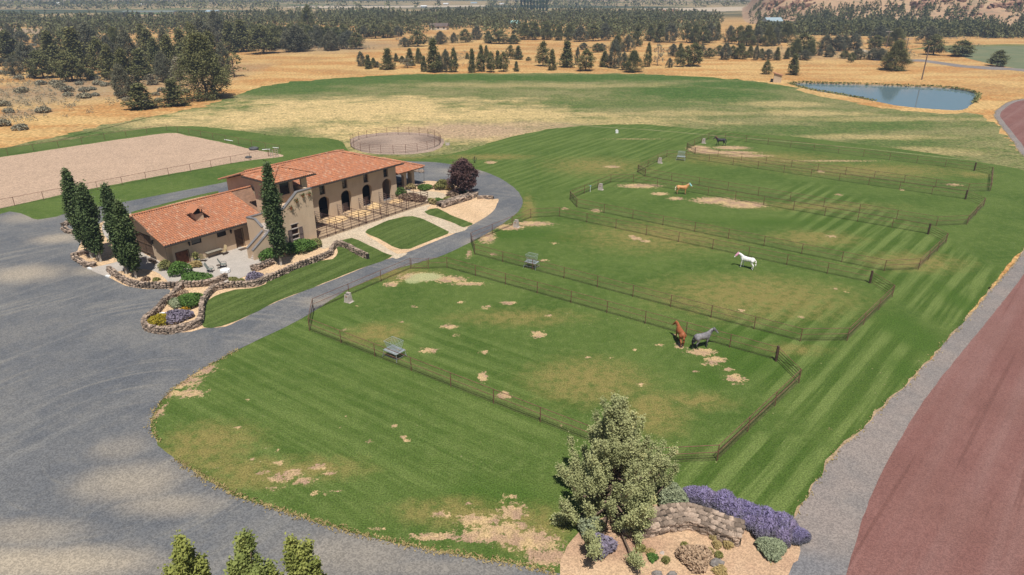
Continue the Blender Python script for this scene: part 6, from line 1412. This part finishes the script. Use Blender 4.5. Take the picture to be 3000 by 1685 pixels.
pole(2700, 234, 136, 'tall leaning looking utility pole on the far bank of the pond', False); pole(2648, 176, 111, 'utility pole with a crossarm behind the tall pond side juniper'); pole(2596, 140, 90, 'faint utility pole with a crossarm in front of the wooded hill'); pole(1279, 84, 46, 'pale thin pole standing above the brown roofed far house', False)
M['metalblue'] = simple('pale_blue_metal', (.30, .38, .42), .6, .05, .3); M['teal'] = simple('teal_metal_roof', (.30, .52, .50), .6, .1, .3); M['brownroof'] = simple('brown_shingle_roof', (.13, .095, .08), .9, .2, .5); M['cream'] = simple('cream_siding', (.58, .50, .40), .9, .1, .5)
M['orangeroof'] = simple('orange_brown_roof', (.50, .24, .15), .9, .2, .5)
def house(sx, sy, wpx, hpx, dep, wallm, roofm, label, rz=0., z=0, win=2, name='far_house', roofz=.45):
    X, Y = g(sx, sy, z); k = math.sqrt(X*X+Y*Y)/FPX; w = wpx*k; h = hpx*k; t = empty(name, (X, Y, z), rz, label, 'building'); he = h*(1-roofz)
    mb = MB(); mb.box(-w/2, w/2, 0, dep, 0, he); mb.build('wall', wallm, t)
    mb = MB(); mb.prism([(-.6, he+.01), (dep+.6, he+.01), (dep/2, h)], -w/2-.6, w/2+.6, 'x'); mb.build('roof', roofm, t)
    for i in range(win): mb = MB(); x = -w/2+w*(i+.5)/win; mb.box(x-.7, x+.7, -.06, -.005, he*.35, he*.8); mb.build('window', M['glass'], t)
house(2270, 75, 40, 19, 11, M['metalblue'], M['metalblue'], 'pale blue metal barn at the foot of the dry hill', .12, win=3, name='metal_barn')
house(1284, 88, 46, 17, 10, M['cream'], M['brownroof'], 'cream house with a brown roof among the junipers', -.1, win=3)
house(1510, 80, 24, 17, 9, M['cream'], M['teal'], 'teal roofed house half hidden among the junipers', .2)
house(619, 41, 28, 9, 14, M['white'], M['metalblue'], 'white shed with a pale blue roof beyond the woodland', 0, win=1)
house(1966, 41, 46, 10, 16, M['cream'], M['orangeroof'], 'long low house with an orange roof left of the dry hill', 0)
house(1240, 22, 14, 5, 20, M['white'], M['white'], 'leftmost tiny white farm building near the horizon', 0, win=1); house(1305, 14, 12, 4, 20, M['white'], M['white'], 'tiny white farm building on the pale field near the horizon', 0, win=1); house(1388, 12, 16, 5, 20, M['white'], M['metalblue'], 'tiny pale farm building right of the far pale field', 0, win=1); house(1615, 45, 10, 6, 12, M['white'], M['metalblue'], 'tiny white roof glinting inside the woodland', 0, win=1); house(1470, 14, 14, 4, 18, M['white'], M['white'], 'tiny white house right of the far pale field near the horizon', 0, win=1); house(1590, 10, 18, 4, 18, M['cream'], M['white'], 'rightmost tiny pale house near the horizon', 0, win=1); house(170, 14, 10, 5, 14, M['white'], M['white'], 'tiny white house at the upper left among far trees', 0, win=1); house(412, 15, 8, 4, 14, M['white'], M['white'], 'tiny white speck of a house in the blue distance', 0, win=1)
# far overpass
X, Y = g(437, 49); k = math.hypot(X, Y)/FPX; t = empty('road_bridge', (X, Y, 0), 0, 'long low grey green road bridge beyond the left woodland', 'bridge'); mb = MB(); mb.box(-63*k, 63*k, 0, 9, 10*k, 13*k); mb.build('deck', M['bridge'] if 'bridge' in M else M.setdefault('bridge', simple('grey_green_bridge', (.26, .31, .29), .8, .1, .2)), t)
for i in range(5): x = (-60+30*i)*k; mb = MB(); mb.box(x-1, x+1, 2, 7, 0, 10*k-.01); mb.build('pier', M['conc'], t)
for s in (-1, 1): mb = MB(); mb.prism([(s*63*k+s*.02, 0), (s*63*k+s*.02, 10*k), (s*200*k, 0)], 0, 9); o = mb.build('embankment', M['dry'], t)
# far poplars in a row
rg = np.random.default_rng(77); C = []
for _ in range(60): q = rg.random(); C.append((rg.normal()*.7, rg.normal()*.7, 14*q+.5))
PM = crown('crown', rg, np.array(C), 6, .7, 1.5, M['poplar'])
for i, sx in enumerate((1527, 1537, 1546, 1555, 1564, 1574, 1583, 1592, 1601)):
    X, Y = g(sx, 33); o = put('poplar_tree', PM, loc=(X, Y, 0), rz=rnd.random()*6, sc=rnd.uniform(.8, 1.25)); tag(o, ORD(i+1)+' poplar from the left in the tiny far row above the woodland', 'tree', 'far row of poplars above the woodland')
# fields beyond
def fieldm(name, a, b, ang=0., w=3.):
    nt = NT(name, .95, .1); s = nt.step(nt.m('SINE', nt.m('MULTIPLY', nt.new('ShaderNodeSeparateXYZ').outputs[0], 1)), -1, 1)
    v = nt.map(nt.pos(), (1, 1, 0), ang); q = nt.new('ShaderNodeSeparateXYZ'); nt.l.new(v, q.inputs[0]); s = nt.step(nt.m('SINE', nt.m('MULTIPLY', q.outputs[1], math.pi/w)), -.9, .9)
    c = nt.mix(nt.m('MULTIPLY', s, .7), a, b); c = nt.mix(nt.m('MULTIPLY', nt.step(nt.noise(.08, None, 4), .4, .7), .3), c, (.30, .25, .15)); nt.col(c); return nt.mat
FM = fieldm('hay_field_rows', (.105, .135, .07), (.19, .20, .12), .3)
def fsheet(name, px, z, mat, seed=1): P = [g(*p) for p in px]; return sheet(name, P, z, mat, disp=False, step=3, jit=.3, seed=seed)
fsheet('hay_field', [(2761,140),(2815,136),(2932,134),(3120,136),(3120,214),(3000,204),(2912,190),(2835,171),(2772,151)], .02, FM)
fsheet('green_strip', [(2660,146),(2740,134),(2830,133),(2950,130),(3100,131),(3100,137),(2932,135),(2815,137),(2750,142)], .03, M['meadow'], 2)
fsheet('farm_track', [(2560,172),(2700,174),(2830,192),(2920,196),(3120,212),(3120,222),(2960,206),(2900,205),(2800,196),(2700,181),(2560,178)], .035, M['shoulder'], 3)
fsheet('green_field', [(1880,72),(1930,68),(2000,70),(2000,82),(1930,84),(1885,82)], .03, FM, 4)
fsheet('pale_field', [(820,22),(900,17),(1150,17),(1420,15),(1430,19),(1150,23),(950,24)], .03, M['path'], 5)
fsheet('pale_field', [(1860,26),(2000,24),(2180,20),(2220,26),(2120,34),(1950,31)], .03, M['path'], 6)
fsheet('golden_pasture', [(0,83),(100,84),(220,84),(225,88),(180,95),(120,100),(0,100)], .03, M['edge'], 7)
fsheet('scrub_track', [(2520,142),(2545,150),(2552,160),(2540,158),(2525,148)], .03, M['path'], 8)
# reeds along the pond
rg = np.random.default_rng(9); P = []
for i in range(0, len(pond)):
    x, y = pond[i]
    nx2, ny2 = pond[(i+1) % len(pond)]
    if y > 205 or x > 138:
        for _ in range(60): f = rg.random(); P.append((x+(nx2-x)*f+rg.normal()*.4, y+(ny2-y)*f+rg.normal()*.4+.3, rg.random()*.4))
V, F = leaves(np.array(P), .42, rg, 1.6, 1.); o = put('reeds', npmesh('reeds', V, F, M['olive'], rg.random(len(P))), kind='stuff'); tag(o, 'olive green reeds fringing the far bank of the pond', 'reeds')
# grass tufts along the ragged edges
rg = np.random.default_rng(10); P = []; T_ = []
for px, n in (([(398,1112),(380,1075),(392,1030),(430,985),(500,935),(600,880)], 500), ([(440,1155),(500,1195),(600,1250),(750,1300),(900,1345),(1100,1388),(1300,1420),(1400,1445)], 1800), (tmp, 2600)):
    W = [d(*p) for p in px] if px is not tmp else tmp; L = [math.dist(a, b) for a, b in zip(W[:-1], W[1:])]; tot = sum(L)
    for _ in range(n):
        s = rg.random()*tot
        for (a, b), l in zip(zip(W[:-1], W[1:]), L):
            if s < l: break
            s -= l
        P.append((a[0]+(b[0]-a[0])*s/l+rg.normal()*.16, a[1]+(b[1]-a[1])*s/l+rg.normal()*.16, .05+.08*rg.random()))
V, F = leaves(np.array(P), .085, rg, 2.2, .8); o = put('edge_grass', npmesh('edge_grass', V, F, M['straw'], rg.random(len(P))), kind='stuff'); tag(o, 'straw coloured grass tufts along the edges of the gravel', 'grass')
# ------------------------------------------------------------------ haze
mb = MB(); mb.box(-5200, 5200, -60, 7000, -1.6, 112.)
hz = NT('air_haze'); hz.n.remove(hz.b); pv = hz.new('ShaderNodeVolumePrincipled'); pv.inputs['Color'].default_value = (.58, .74, 1, 1); pv.inputs['Density'].default_value = .00029; pv.inputs['Anisotropy'].default_value = .2
hz.l.new(pv.outputs[0], hz.n['Material Output'].inputs['Volume'])
o = mb.build('haze', hz.mat, kind='stuff'); tag(o, 'pale blue haze in the air towards the horizon', 'haze')
S.cycles.volume_bounces = 0
